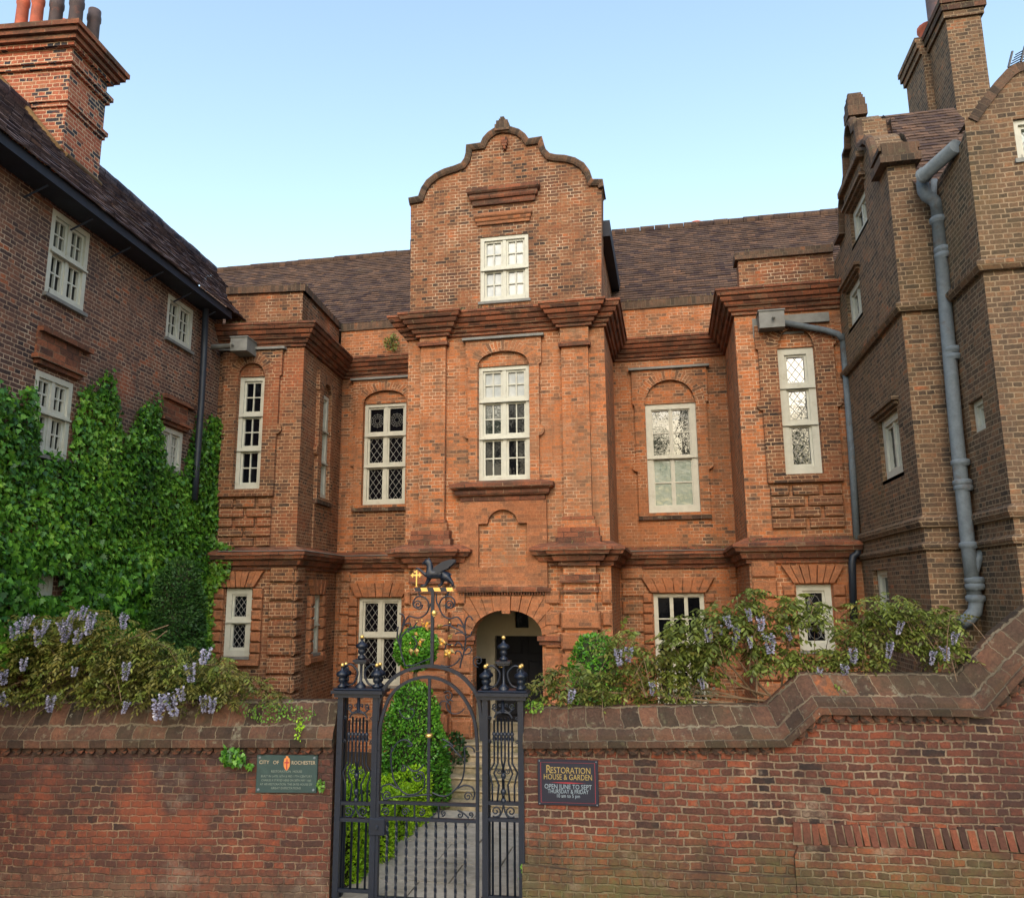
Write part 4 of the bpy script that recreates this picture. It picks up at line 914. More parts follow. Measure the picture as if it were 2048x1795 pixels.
for j in range(5):
    o_ = (j % 2)*.3
    for i in range(3):
        x0, x1 = (xs[i]+(o_ if i else 0)), (xs[i+1]+(o_ if i < 2 else 0)); t = random.uniform(0, .008)
        mb.cushion(Face((0, ys[j]), 0), x0+.006, x1-.006, -.05, .004+t, -(ys[j+1]-ys[j])+.012, 0, .004)
        mb.poly([(x0+.006,ys[j],.005+t),(x1-.006,ys[j],.005+t),(x1-.006,ys[j+1]-.012,.005+t),(x0+.006,ys[j+1]-.012,.005+t)])
mb.build('garden_path', M['slab'])['kind'] = 'structure'
mb = MB(); n = 6; h = (Z_TH-.02)/n
for k in range(n):
    y0 = 10.45+k*.215; F_ = Face((0, y0), 0); j = random.uniform(-.01, .01)
    mb.box(F_, -3.12, -1.15, k*h-.02, (k+1)*h-.035, -(11.79-y0), 0, skip='t')
    mb.cushion(F_, -3.14, -1.13, (k+1)*h-.035, (k+1)*h+j*.3, -(.36 if k < n-1 else 11.82-y0), .025, .012)
    mb.poly([(-3.13,y0-.015,(k+1)*h+j*.3-.001),(-1.14,y0-.015,(k+1)*h+j*.3-.001),(-1.14,min(y0+.25,11.79),(k+1)*h+j*.3-.001),(-3.13,min(y0+.25,11.79),(k+1)*h+j*.3-.001)])
mb.build('garden_steps', M['stone'])['kind'] = 'structure'

# ------------------------------------------------------------ garden walls beside the gate
FWR = Face((FG.o[0], FG.o[1]), 3)
gl_ = FG.pt(FG.px(664, 1600)[0], 0); FWL = Face((gl_[0], gl_[1]), 8)
cpv = [(.0,-.42),(.075,-.42),(.085,-.35),(.055,-.34),(.05,-.29),(.0,-.235),(-.03,-.20),(-.10,-.02),(-.14,0),(-.24,0),(-.38,-.25),(-.38,-.42)]
cvs = [-.02,.0,.2*.98,.2,.4*.5+.2*.5,.4,.4,.6,.6,.8,1.0,1.2]
cvs = [0.02,.06,.19,.205,.30,.395,.41,.595,.605,.8,1.0,1.2]
def corbels(mb, F, path, d=.055, w=.105, hgt=.062, off=-.455):
    for (a, b) in zip(path, path[1:]):
        a, b = np.array(a), np.array(b); l = np.linalg.norm(b-a); t = (b-a)/l; nn = np.array([-t[1], t[0]]); k = int(l/w)
        for i in range(k):
            c = a+t*(i+.5)*l/k+nn*(off+random.uniform(-.006, .006)); r = l/k*.46; dd = d*random.uniform(.6, 1.1)
            pts = [c-t*r, c-t*r*.6-nn*hgt*.45, c-nn*hgt*.6, c+t*r*.6-nn*hgt*.45, c+t*r, c+t*r+nn*hgt*.5, c-t*r+nn*hgt*.5]
            mid = c-nn*hgt*.1
            f = [F.pt(*p, dd*(.55 if j in (0, 4) else .8)) for j, p in enumerate(pts)]; m_ = F.pt(*mid, dd)
            for j in range(7): mb.poly([f[j], f[(j+1)%7], m_]); mb.poly([F.pt(*pts[j], -.01), F.pt(*pts[(j+1)%7], -.01), f[(j+1)%7], f[j]])
def garden_wall(F, path, label, right, mk, ks):
    u0, u1 = path[0][0], path[-1][0]
    q = thing('garden_wall', label, 'wall', F.pt((u0+u1)/2, 0)); 
    low = [(u, z) for u, z in path]
    mb = MB(); P_ = [np.array(p) for p in path]; offs = []
    for k in range(len(P_)):
        d = []
        if k > 0: d.append((P_[k]-P_[k-1])/np.linalg.norm(P_[k]-P_[k-1]))
        if k < len(P_)-1: d.append((P_[k+1]-P_[k])/np.linalg.norm(P_[k+1]-P_[k]))
        nn = [np.array([-e[1], e[0]]) for e in d]; offs.append(nn[0] if len(nn) == 1 else (nn[0]+nn[1])/max(.35, 1+float(nn[0]@nn[1])))
    top = [tuple(P_[k]+offs[k]*-.41*ks) for k in range(len(P_))]
    top[0] = (u0, top[0][1]); top[-1] = (u1, top[-1][1])
    mb.plate(F, [(u0, -.3), (u1, -.3)]+top[::-1], [], -.36, 0)
    if right:                                                # thickened patches at the foot of the wall
        a = F.px(1588, 1720)[0]; zt1 = F.px(1800, 1690)[1]; zt2 = F.px(1800, 1650)[1]
        mb.plate(F, [(a, -.2), (u1, -.2), (u1, zt1-.02), (a+.30, zt1), (a+.04, zt1-.02), (a, zt1-.1)], [], -.01, .05)
        b0 = F.px(1046, 1760)[0]; zb = F.px(1300, 1742)[1]; mb.plate(F, [(b0, -.2), (a-.005, -.2), (a-.005, zb+.015), (b0+.9, zb+.03), (b0+.5, zb-.01), (b0, zb+.03)], [], -.01, .05)
    mb.build('wall', M[mk], q)
    mb = MB(); mb.sweep_uz(F, path, [(a, b*ks) for a, b in cpv], vs=cvs); mb.build('coping', M['coping'], q)
    mb = MB(); corbels(mb, F, path, off=-.42*ks-.033); mb.build('corbel_course', M['corbel'], q)
    if right:
        mb = MB(); mb.plate(F, [(a, zt1-.02), (u1, zt1-.02), (u1, zt2-.01), (a+.02, zt2-.01)], [], -.01, .019); mb.build('mortar_bed', M['mortar'], q); mb = MB(); u = a+.0
        i = 0
        while u < u1:
            w_ = random.uniform(.062, .082); lean = .12 if i > 2 else 0; z_ = zt1+random.uniform(-.012,.012); hh_ = (zt2-zt1)*random.uniform(.92,1.04)
            qd = [(u+.009, z_), (u+w_-.008, z_), (u+w_-.008-hh_*lean, z_+hh_), (u+.008-hh_*lean, z_+hh_)]; da, db = .052+random.uniform(-.012,.010), .024
            mb.poly([F.pt(*qd[0],da),F.pt(*qd[1],da),F.pt(*qd[2],db),F.pt(*qd[3],db)])
            for e in range(4):
                ea = da if e in (0,1) else db; eb = da if (e+1)%4 in (0,1) else db
                mb.poly([F.pt(*qd[e],-.01),F.pt(*qd[(e+1)%4],-.01),F.pt(*qd[(e+1)%4],eb),F.pt(*qd[e],ea)])
            u += w_; i += 1
        mb.build('raking_brick_course', M['single'], q)
    return q
lp = [FWL.px(x, y, -.14) for x, y in ((-90, 1404), (664, 1399))]; lp = [(FWL.px(-90,1404)[0]-.1, lp[0][1]), (0.0, lp[1][1])]
garden_wall(FWL, lp, 'weathered red brick garden wall with sooty coping, carrying the green plaque beside the gate', False, 'street_left', .96)
rp_ = [FWR.px(x, y, -.14) for x, y in ((1043, 1413), (1530, 1407), (1598, 1344), (1912, 1346), (1985, 1264), (2075, 1190))]
rp_ = [(FG.px(1047, 1600)[0], rp_[0][1])]+rp_[1:]
garden_wall(FWR, rp_, 'red brick garden wall with stepped ramped coping, carrying the navy sign beside the gate', True, 'street', .80)

# ------------------------------------------------------------ lettering
def text(F, u, z, d, s, size, mat, parent, name='lettering', align='CENTER', sx=1.0, ex=.0008):
    cu = bpy.data.curves.new(name, 'FONT'); cu.body = s; cu.size = size; cu.align_x = align; cu.extrude = ex; cu.resolution_u = 3
    o = bpy.data.objects.new(name, cu); COL.objects.link(o)
    me = bpy.data.meshes.new_from_object(o.evaluated_get(bpy.context.evaluated_depsgraph_get())); bpy.data.objects.remove(o)
    pts = [F.pt(u+v.co.x*sx, z+v.co.y, d+v.co.z) for v in me.vertices]; fs = [list(p.vertices) for p in me.polygons]
    return pts, fs
def lettering(lines, F, mat, parent, name='lettering'):
    for u, z, d, s, size, sx in lines:
        mb = MB(); pts, fs = text(F, u, z, d, s, size, mat, parent, sx=sx); b = len(mb.v); mb.v += [tuple(p) for p in pts]
        for f in fs: mb.f.append([b+i for i in f]); mb.m.append(0); mb.uv.append(None); mb.sm.append(False)
        mb.build(name, mat, parent)
M['green_plate'] = plain('green_bronze_plate', (42,62,62), .5, .15, 8, bump=.1, dirt=((70,92,84), 7, .55, .75, .5))
M['navy'] = plain('navy_sign_paint', (26,28,44), .45, .1, 6, bump=.05)
M['cream_letter'] = plain('cream_letter_paint', (166,148,124), .6, .1, 20, bump=0)
M['pale_letter'] = plain('pale_letter_paint', (112,122,114), .6, .1, 20, bump=0)
M['gilt_letter'] = plain('gilt_letter_paint', (150,130,74), .5, .1, 20, bump=0)
M['silver_letter'] = plain('silver_letter_paint', (130,144,154), .5, .1, 20, bump=0)
M['red_line'] = plain('red_sign_line', (150,44,52), .6, .1, 20, bump=0)
M['orange_shield'] = plain('orange_shield_paint', (196,122,66), .55, .1, 20, bump=0)
# green plaque
r = prect(FWL, 514, 1508, 635.5, 1584); u0, u1, z0, z1 = r; uc = (u0+u1)/2; wd, ht = u1-u0, z1-z0
pl = thing('plaque', 'green plaque with a shield and cream lettering on the wall left of the gate', 'plaque', FWL.pt(uc, z0, .02))
mb = MB(); mb.cushion(FWL, u0, u1, z0, z1, -.01, .022, .005); mb.build('plate', M['green_plate'], pl)
Y_ = lambda f: z1-ht*f
X_ = lambda f: u0+wd*f
lettering([(X_(.125), Y_(.235), .0235, 'CITY', .046, 1.0), (X_(.32), Y_(.24), .0235, 'OF', .046, 1.0), (X_(.77), Y_(.245), .0235, 'ROCHESTER', .046, .92)], FWL, M['cream_letter'], pl)
lettering([(uc, Y_(.46), .0235, 'RESTORATION  HOUSE', .029, 1.0), (uc, Y_(.585), .0235, 'BUILT IN LATE 16TH & MID 17TH CENTURY', .0275, .93), (uc, Y_(.69), .0235, 'CHARLES II STAYED HERE ON 28TH MAY 1660', .0275, .86),
           (uc, Y_(.795), .0235, 'AT HIS RESTORATION. THE SATIS HOUSE OF', .0275, .92), (uc, Y_(.895), .0235, 'GREAT EXPECTATIONS', .0275, 1.0)], FWL, M['pale_letter'], pl)
mb = MB(); cu_, cz_ = X_(.50), Y_(.19); sh = [(-.042,.075),(-.018,.085),(-.018,.11),(.018,.11),(.018,.085),(.042,.075),(.05,.02),(.046,-.04),(.02,-.085),(0,-.10),(-.02,-.085),(-.046,-.04),(-.05,.02)]
sh = [(cu_+a*.62, cz_+b*.62-.012) for a, b in sh]; mb.plate(FWL, sh, [], .02, .028)
so_ = mb.build('shield', M['orange_shield'], pl); mb = MB(); mb.box(FWL, cu_-.004, cu_+.006, cz_-.065, cz_+.03, .027, .0295); mb.box(FWL, cu_-.024, cu_+.024, cz_-.008, cz_+.004, .027, .0293); mb.build('shield_cross', M['red_line'], so_)
mb = MB()
for a in (.05, .95):
    for b in (.07, .91): mb.tube([FWL.pt(X_(a), Y_(b), .02), FWL.pt(X_(a), Y_(b), .032)], .011, 10)
mb.build('screw', M['pipe_grey'], pl)
# navy sign
r = prect(FWR, 1076, 1518, 1197, 1609); u0, u1, z0, z1 = r; uc = (u0+u1)/2; wd, ht = u1-u0, z1-z0
sg = thing('information_sign', 'navy sign with gilt and silver lettering on the wall right of the gate', 'sign', FWR.pt(uc, z0, .02))
mb = MB(); mb.cushion(FWR, u0, u1, z0, z1, -.01, .02, .003); mb.build('board', M['navy'], sg)
lettering([(X_(.18), Y_(.295), .0213, 'R', .100, .80), (X_(.545), Y_(.295), .0213, 'ESTORATION', .076, .80), (uc, Y_(.435), .0213, 'HOUSE & GARDEN', .068, .78)], FWR, M['gilt_letter'], sg)
lettering([(uc, Y_(.635), .0213, 'OPEN JUNE TO SEPT', .056, .84), (uc, Y_(.735), .0213, 'THURSDAY & FRIDAY', .050, .77), (uc, Y_(.825), .0213, '10 am to 5 pm', .043, .85)], FWR, M['silver_letter'], sg)
mb = MB(); q = [(X_(.2), Y_(.5)), (X_(.5), Y_(.49)), (X_(.8), Y_(.505)), (X_(.5), Y_(.52))]; mb.poly([FWR.pt(*p, .0212) for p in q])
for a, b, c_, d_ in ((.05,.06,.95,.064),(.05,.936,.95,.94),(.05,.064,.056,.936),(.944,.064,.95,.936)): mb.box(FWR, X_(a), X_(c_), Y_(d_), Y_(b), .019, .0212)
mb.build('red_lines', M['red_line'], sg)
mb = MB()
for a in (.03, .97):
    for b in (.03, .97): mb.tube([FWR.pt(X_(a), Y_(b), .018), FWR.pt(X_(a), Y_(b), .026)], .006, 8)
mb.build('screw', M['pipe_grey'], sg)

# ------------------------------------------------------------ wrought iron gate
gate = thing('iron_gate', 'black wrought iron gate with arched leaf, gilded balls and griffin crest between the garden walls', 'gate', FG.pt(0, 0))
g = FG.px
def gp3(pts, d=0.0): return [FG.pt(*g(x, y), d) for x, y in pts]
def spiral(u, z, r0, r1, turns, a0, sgn=1, n=26): return [(u+(r0+(r1-r0)*k/n)*math.cos(a0+sgn*2*math.pi*turns*k/n), z+(r0+(r1-r0)*k/n)*math.sin(a0+sgn*2*math.pi*turns*k/n)) for k in range(n+1)]
def sc(mb, pts, r=.008, d=0.0, n=6): mb.tube([FG.pt(u, z, d) for u, z in pts], r, n)
def spx(mb, x, y, rpx, turns, a0, sgn, r=.007, tail=None, d=0.0):
    """a scroll measured in photo pixels: centre, outer radius; tail continues from its outer end"""
    u, z = g(x, y); k = rpx*.0048; p = spiral(u, z, k*.12, k, turns, a0, sgn)
    if tail: p += [g(*t) for t in tail]
    sc(mb, p, r, d)
def smooth(pts, n=8):
    out = []; P_ = [np.array(p, float) for p in pts]
    for i in range(len(P_)-1):
        p0, p1, p2, p3 = P_[max(i-1,0)], P_[i], P_[i+1], P_[min(i+2,len(P_)-1)]
        for k in range(n):
            t = k/n; out.append(tuple(.5*((2*p1)+(-p0+p2)*t+(2*p0-5*p1+4*p2-p3)*t*t+(-p0+3*p1-3*p2+p3)*t**3)))
    return out+[tuple(P_[-1])]
DB = -.10                                                   # back posts stand this far behind the front ones
urn = [(a*.80, b*.72) for a, b in [(.03,0),(.048,.01),(.05,.03),(.03,.05),(.022,.065),(.04,.085),(.042,.12),(.03,.14),(.06,.155),(.07,.18),(.058,.205),(.03,.225),(.016,.25),(.016,.27),(.02,.275)]]
def pier(xl, xr, ycap):
    ul, ur = g(xl, 1590)[0], g(xr, 1590)[0]; um = (ul+ur)/2; zc = g((xl+xr)/2, ycap)[1]; hw = .027
    mb = MB()
    for u in (ul, ur):
        for d in (0, DB): mb.box(FG, u-hw, u+hw, -.1, zc, d-hw, d+hw)
    z1_, z2_, z3_ = g(um and xl, 1604)[1], g(xl, 1637)[1], .10
    for z in (z1_, z2_, z3_): mb.box(FG, ul+hw, ur-hw, z-.016, z+.016, -.016, .016)
    po_ = mb.build('gate_pier', M['iron'], gate)
    mb = MB(); e = .055
    mb.box(FG, ul-e, ur+e, zc, zc+.035, DB-e, e); mb.box(FG, ul-e-.025, ur+e+.025, zc+.036, zc+.066, DB-e-.025, e+.025); mb.cushion(FG, ul-e-.01, ur+e+.01, zc+.0665, zc+.083, DB-e, e+.01, .008); mb.build('pier_cap', M['iron'], po_)
    zt = zc+.083
    for u in (ul, ur):
        for d in (0, DB):
            p = FG.pt(u, zt, d); mb = MB(); mb.lathe(p, urn, 16, 0, .12, 8); mb.build('urn', M['iron'], po_)
            b = MB(); b.lathe(p+(0,0,.215), [(.0205*math.sin(t), -.0205*math.cos(t)) for t in np.linspace(.05, 3.09, 9)], 14); b.build('gilded_ball', M['gold'], po_)
    p = FG.pt(um, zt, DB/2); zq = .265
    mb = MB(); mb.lathe(p, [(.05,0),(.055,.015),(.03,.04),(.014,.06),(.014,zq-.06),(.025,zq-.03)], 12)
    mb.box(FG, um-.07, um+.07, zt+zq-.022, zt+zq, DB/2-.06, DB/2+.06); mb.box(FG, um-.055, um+.055, zt+zq-.04, zt+zq-.023, DB/2-.045, DB/2+.045)
    mb.lathe(p+(0,0,zq), urn, 16, 0, .12, 8)
    for s in (-1, 1):
        path = spiral(um+s*.15, zt+zq-.13, .008, .048, 1.3, math.pi/2, s, 20)+smooth([(um+s*.055, zt+zq-.10), (um+s*.05, zt+.2), (um+s*.085, zt+.07), (um+s*.14, zt+.03), (um+s*.18, zt+.05)], 6)
        path = spiral(um+s*.15, zt+zq-.09, .006, .034, 1.25, 0 if s > 0 else math.pi, s, 20); sc(mb, path, .010, DB/2)
        sc(mb, smooth([path[-1], (um+s*.10, zt+zq-.05), (um+s*.045, zt+zq-.10), (um+s*.04, zt+.11), (um+s*.08, zt+.035), (um+s*.16, zt+.015)], 6), .011, DB/2)
        sc(mb, spiral(um+s*.155, zt+.075, .005, .026, 1.2, math.pi if s > 0 else 0, -s, 18), .009, DB/2)
    mb.build('finial_stand', M['iron'], po_)
    b = MB(); b.lathe(p+(0,0,zq+.215), [(.0205*math.sin(t), -.0205*math.cos(t)) for t in np.linspace(.05, 3.09, 9)], 14); b.build('gilded_ball', M['gold'], po_)
    # openwork panel
    mb = MB(); w_ = ur-ul-2*hw; a0 = ul+hw; zp = g(xl, 1470)[1]; zm = g(xl, 1545)[1]; zl = g(xl, 1525)[1]; zA = g(xl, 1430)[1]
    for k in range(6):
        f = -1+2*(k+.5)/6; u = um+f*w_*.36; ub = um+f*w_*.36*(1.25 if abs(f) > .4 else .25)
        if abs(f) < .2: pts = [(u, zA-abs(f)*.12), (u, zl+.03), (um, zl-.05)]
        elif abs(f) < .6: pts = [(u, zA-.01), (u, zl), (um+f*w_*.62, zm), (u*.5+um*.5+f*w_*.12, zm-.10), (um+f*w_*.42, z1_)]
        else: pts = [(u, zA-.04), (u, zl), (um+f*w_*.56, zm+.01), (um+f*w_*.44, zm-.10), (um+f*w_*.44, z1_)]
        sc(mb, pts, .009); p_ = FG.pt(u, zp, 0); mb.lathe(p_, [(.009,-.05),(.02,-.03),(.012,-.005),(.022,.015),(.009,.035)], 8)
    sc(mb, [(um, zl-.05), (um, z1_+.02)], .014); 
    for z in (zm-.02, zm-.16, zm-.24): mb.lathe(FG.pt(um, z, 0), [(.012,-.03),(.024,-.01),(.024,.01),(.012,.03)], 8)
    for s in (-1, 1):
        sc(mb, spiral(um+s*.035, zm+.02, .004, .028, 1.4, -math.pi/2, s, 18), .006)
        sc(mb, spiral(um+s*w_*.30, zA+.085, .005, .030, 1.4, math.pi if s > 0 else 0, s, 18), .007); sc(mb, spiral(um+s*w_*.10, zA+.095, .004, .018, 1.2, 0, -s, 14), .006)
        sc(mb, smooth([(um+s*w_*.36, zA+.07), (um+s*w_*.2, zA+.03), (um, zA+.06)], 5), .008)
        sc(mb, smooth([(um+s*w_*.30, zA-.02), (um+s*w_*.2, zA+.02), (um, zA+.03)], 5), .009)
        sc(mb, spiral(um+s*w_*.46, zA-.02, .004, .02, 1.2, 0, s, 14), .006); sc(mb, spiral(um+s*w_*.46, zp-.05, .004, .018, 1.2, 0, s, 14), .006)
        zz = (z1_+z2_)/2; sc(mb, spiral(um+s*w_*.25, zz, .006, .052, 1.6, math.pi/2, s, 24), .007); sc(mb, smooth([(um, z1_-.01), (um+s*w_*.06, zz-.01), (um+s*w_*.16, zz-.055)], 5), .008)
    sc(mb, [(um, zA+.03), (um, zc)], .016)
    for k in range(4): u = ul+(ur-ul)*(k+1)/5; sc(mb, [(u, z2_), (u, z3_)], .011)
    mb.build('scrollwork_panel', M['iron'], po_)
    return ul, ur, zc
pier(677, 748, 1393); pier(971, 1043, 1398)
# fixed outer arch with the overthrow
mb = MB()
def flat_arch(mb, pts, w_, dd):
    P_ = smooth([g(*p) for p in pts], 8); prev = None
    for i in range(len(P_)):
        a, b = np.array(P_[max(i-1,0)]), np.array(P_[min(i+1,len(P_)-1)]); t = (b-a)/np.linalg.norm(b-a); nn = np.array([-t[1], t[0]])*w_/2
        cur = (P_[i]-nn, P_[i]+nn)
        if prev is not None:
            for da, db in ((dd, dd), ):
                mb.poly([FG.pt(*prev[0],dd),FG.pt(*cur[0],dd),FG.pt(*cur[1],dd),FG.pt(*prev[1],dd)]); mb.poly([FG.pt(*prev[0],-dd),FG.pt(*prev[1],-dd),FG.pt(*cur[1],-dd),FG.pt(*cur[0],-dd)])
                for e in (0, 1): mb.poly([FG.pt(*prev[e],-dd),FG.pt(*cur[e],-dd),FG.pt(*cur[e],dd),FG.pt(*prev[e],dd)])
        prev = cur
flat_arch(mb, [(756,1440),(758,1405),(774,1368),(806,1343),(858,1331),(908,1342),(940,1368),(957,1398),(962,1440),(963,1480)], .032, .02)
mb.build('fixed_arch', M['iron'], gate)
OT = MB(); zb_t = g(862, 1331)[1]
OT.box(FG, g(865,1250)[0]-.015, g(865,1250)[0]+.015, zb_t, g(866,1182)[1], -.015, .015)
def ps(*pts, r=.008): sc(OT, smooth([g(780+x/6.89, 1100+y/6.89) for x, y in pts], 6), r)
def pspir(x, y, r_, turns, a0, sgn, r=.007): spx(OT, 780+x/6.89, 1100+y/6.89, r_/6.89, turns, a0, sgn, r)
pspir(385,748,65,1.6,0,1); ps((450,748),(430,800),(385,802),(335,775),(320,720),(360,650),(430,632),(500,670),(535,740),(530,810),(490,880),(420,925),(340,925),(260,910),(200,990),(170,1080),(140,1160),(130,1260),(150,1390),(180,1500),(210,1590))
pspir(815,745,60,1.6,math.pi,-1); ps((755,745),(780,790),(830,795),(880,770),(892,700),(850,645),(780,635),(720,665),(680,740),(690,820),(740,900),(820,940),(930,920),(1000,1010),(1030,1100),(1045,1200),(1030,1330),(1010,1430),(980,1530),(965,1620))
ps((590,590),(580,700),(530,800)); ps((640,590),(640,700),(690,810)); ps((400,570),(400,600),(430,632)); ps((800,565),(795,605),(760,640))
for pts in (((130,870),(180,890),(195,950),(170,1040)), ((170,1060),(220,1010),(280,1010),(270,1060)), ((130,1300),(100,1200),(110,1050)), ((1030,1110),(1040,980),(1070,920),(1110,915),(1138,960)), ((1010,1060),(940,1020),(930,1060)), ((1040,1160),(960,1130),(895,1150)), ((1050,1200),(1110,1170),(1130,1110)),
            ((1000,1370),(980,1300),(930,1270),(890,1320)), ((985,1460),(970,1400),(920,1385),(895,1430)), ((1020,1400),(1080,1330),(1120,1360),(1110,1400)), ((1010,1430),(1060,1430),(1110,1410)), ((160,1180),(240,1110),(360,1060),(440,1050)), ((230,1080),(320,1060),(370,985)), ((1010,1130),(900,1070),(800,1030),(720,1040)), ((900,1075),(850,1050),(820,995)),
            ((150,1330),(160,1200),(220,1120),(270,1130)), ((300,1180),(350,1230),(370,1300),(320,1380)), ((970,1480),(900,1560),(800,1600),(700,1580)), ((780,1260),(760,1380),(800,1380)), ((860,1300),(790,1290),(740,1250)), ((210,1590),(330,1580),(480,1520),(560,1480),(590,1400))):
    ps(*pts, r=.0075)
pspir(1215,1525,80,1.5,math.pi/2,1,.006)
ot = OT.build('overthrow', M['iron'], gate)
lf = MB()
for x, y, an, s_ in ((500,1020,1.2,60),(540,1000,.6,50),(510,1080,-1.0,60),(450,1010,2.2,45),(360,1150,-.6,60),(440,1240,.2,70),(410,1290,-.9,60),(290,1390,-1.5,75),(370,1390,-1.5,80),(680,1045,.4,60),(710,1035,.2,40),(720,1250,-.4,80),(700,1300,-2.2,60),(690,1220,2.4,55),(830,1190,.9,70),(780,1400,-2.2,80),(850,1390,-.4,75),(810,1430,-1.3,70),(760,1280,.3,50),(770,1440,-2.0,60)):
    c_ = np.array(g(780+x/6.89, 1100+y/6.89)); L_ = s_/6.89*.0048*1.0; t = np.array([math.cos(an), math.sin(an)]); nn = np.array([-t[1], t[0]])
    q = [c_-t*L_*.6, c_-t*L_*.1+nn*L_*.5, c_+t*L_*.3+nn*L_*.25, c_+t*L_*.8, c_+t*L_*.3-nn*L_*.25, c_-t*L_*.1-nn*L_*.5]; m_ = FG.pt(*c_, .035)
    for i in range(6): lf.poly([FG.pt(*q[i], .012), FG.pt(*q[(i+1)%6], .012), m_])
    lf.poly([FG.pt(*p, .008) for p in q[::-1]])
for x, y in ((372,982),(440,960),(820,993),(280,1275),(855,1305)): lf.lathe(FG.pt(*g(780+x/6.89, 1100+y/6.89), .0), [(.009*math.sin(t), -.009*math.cos(t)) for t in np.linspace(.1, 3.0, 6)], 8)
lf.build('gilded_leaves', M['gold'], ot)
mb = MB(); mb.lathe(FG.pt(*g(868, 1225.5), 0), [(.014,-.03),(.022,-.02),(.03,0),(.022,.02),(.014,.03)], 12); mb.build('gilded_knop', M['gold'], ot)
# griffin on its twisted wreath
zt0, zt1 = g(866, 1182)[1], g(866, 1174.5)[1]; ua, ub = g(832, 1178)[0], g(908, 1178)[0]
ti = MB(); nseg = 6; bands = []
for k in range(nseg):
    a = ua+(ub-ua)*k/nseg; b = ua+(ub-ua)*(k+1)/nseg; sk = .014; mb_ = MB() if k % 2 else ti; bands += [mb_] if k % 2 else []
    q = [(a, zt0), (b, zt0), (b-sk, zt1), (a-sk, zt1)]; mb_.plate(FG, q, [], -.02, .02)
wr_ = ti.build('wreath', M['iron'], gate); [b_.build('gilded_band', M['gold'], wr_) for b_ in bands]
def GQ(x, y): return g(780+x/6.89, 1100+y/6.89)
verts, rad, edges = [], [], []
def chain(pts, start=None):
    prev = start
    for x, y, r_, d in pts:
        u, z = GQ(x, y); verts.append(tuple(FG.pt(u, z, d))); rad.append(r_/6.89*.0048*1.38)
        if prev is not None: edges.append((prev, len(verts)-1))
        prev = len(verts)-1
    return prev
chain([(640,335,52,0)]); b0 = 0
ch = chain([(575,325,56,0)], b0); nk = chain([(560,265,46,0)], ch); nk = chain([(550,210,40,0),(532,160,40,0)], nk); chain([(500,160,34,0),(474,174,20,0),(452,184,11,0),(446,200,5,0)], nk); chain([(545,128,14,.008),(530,104,6,.01)], nk)
chain([(500,340,22,.02),(455,300,16,.025),(405,255,13,.025),(375,250,12,.02),(362,275,8,.02)], ch)
chain([(540,385,26,-.012),(515,430,19,-.014),(485,480,15,-.015),(440,492,14,-.01),(412,488,8,-.01)], ch)
hp = chain([(720,325,50,0),(775,335,50,0)], b0)
chain([(800,385,34,.015),(850,430,20,.018),(875,475,17,.018),(855,502,15,.015)], hp); chain([(725,395,32,-.018),(712,430,20,-.018),(705,470,15,-.018),(655,497,13,-.015)], hp); chain([(825,320,10,0),(845,345,12,0)], hp)
me = bpy.data.meshes.new('griffin'); me.from_pydata(verts, edges, []); go = bpy.data.objects.new('griffin', me); COL.objects.link(go); me.materials.append(M['iron'])
bpy.context.view_layer.objects.active = go
sk = go.modifiers.new('skin', 'SKIN'); 
if not me.skin_vertices:
    bm_ = bmesh.new(); bm_.from_mesh(me); bm_.verts.layers.skin.verify(); bm_.to_mesh(me); bm_.free()
for i, r_ in enumerate(rad): me.skin_vertices[0].data[i].radius = (r_, r_)
me.skin_vertices[0].data[0].use_root = True
sk.use_smooth_shade = True; sb_ = go.modifiers.new('sub', 'SUBSURF'); sb_.levels = sb_.render_levels = 2
dg = bpy.context.evaluated_depsgraph_get(); me2 = bpy.data.meshes.new_from_object(go.evaluated_get(dg)); go.modifiers.clear(); go.data = me2; me2.name = 'griffin'
if not me2.materials: me2.materials.append(M['iron'])
go.parent = gate; go.matrix_parent_inverse = gate.matrix_world.inverted()
mb = MB()
for k, off in enumerate((.03, -.03)):
    fe = [[(580,300),(610,240),(660,205),(730,160),(820,130),(885,122),(903,140),(898,165),(850,200),(760,235),(680,300),(620,350)], [(600,330),(660,275),(750,215),(850,180),(885,178),(850,215),(760,250),(670,310),(620,350)], [(615,345),(680,295),(760,248),(830,225),(815,250),(740,280),(660,330)]]
    for i, f_ in enumerate(fe):
        mb.plate(FG, [GQ(*p) for p in f_][::-1], [], off*(1+i*.25)-.006, off*(1+i*.25)+.006)
mb.build('wing', M['iron'], go)
mb = MB(); cx_ = lambda x, y: GQ(x, y)
u, z = GQ(372, 500); ut, zt_c = GQ(363, 270); mb.box(FG, u-.006, u+.006, z, zt_c, .012, .024)
ul_, zl_ = GQ(295, 347); ur_, zr_ = GQ(437, 338); mb.box(FG, ul_, ur_, zr_-.010, zr_+.004, .0115, .0245)
for x, y in ((318,345),(414,340)): uu, z_ = GQ(x, y); mb.box(FG, uu-.004, uu+.006, z_-.022, z_+.022, .011, .025)
uu, z_ = GQ(363, 298); mb.box(FG, uu-.018, uu+.018, z_-.005, z_+.006, .011, .025); mb.build('gilded_cross', M['gold'], go)
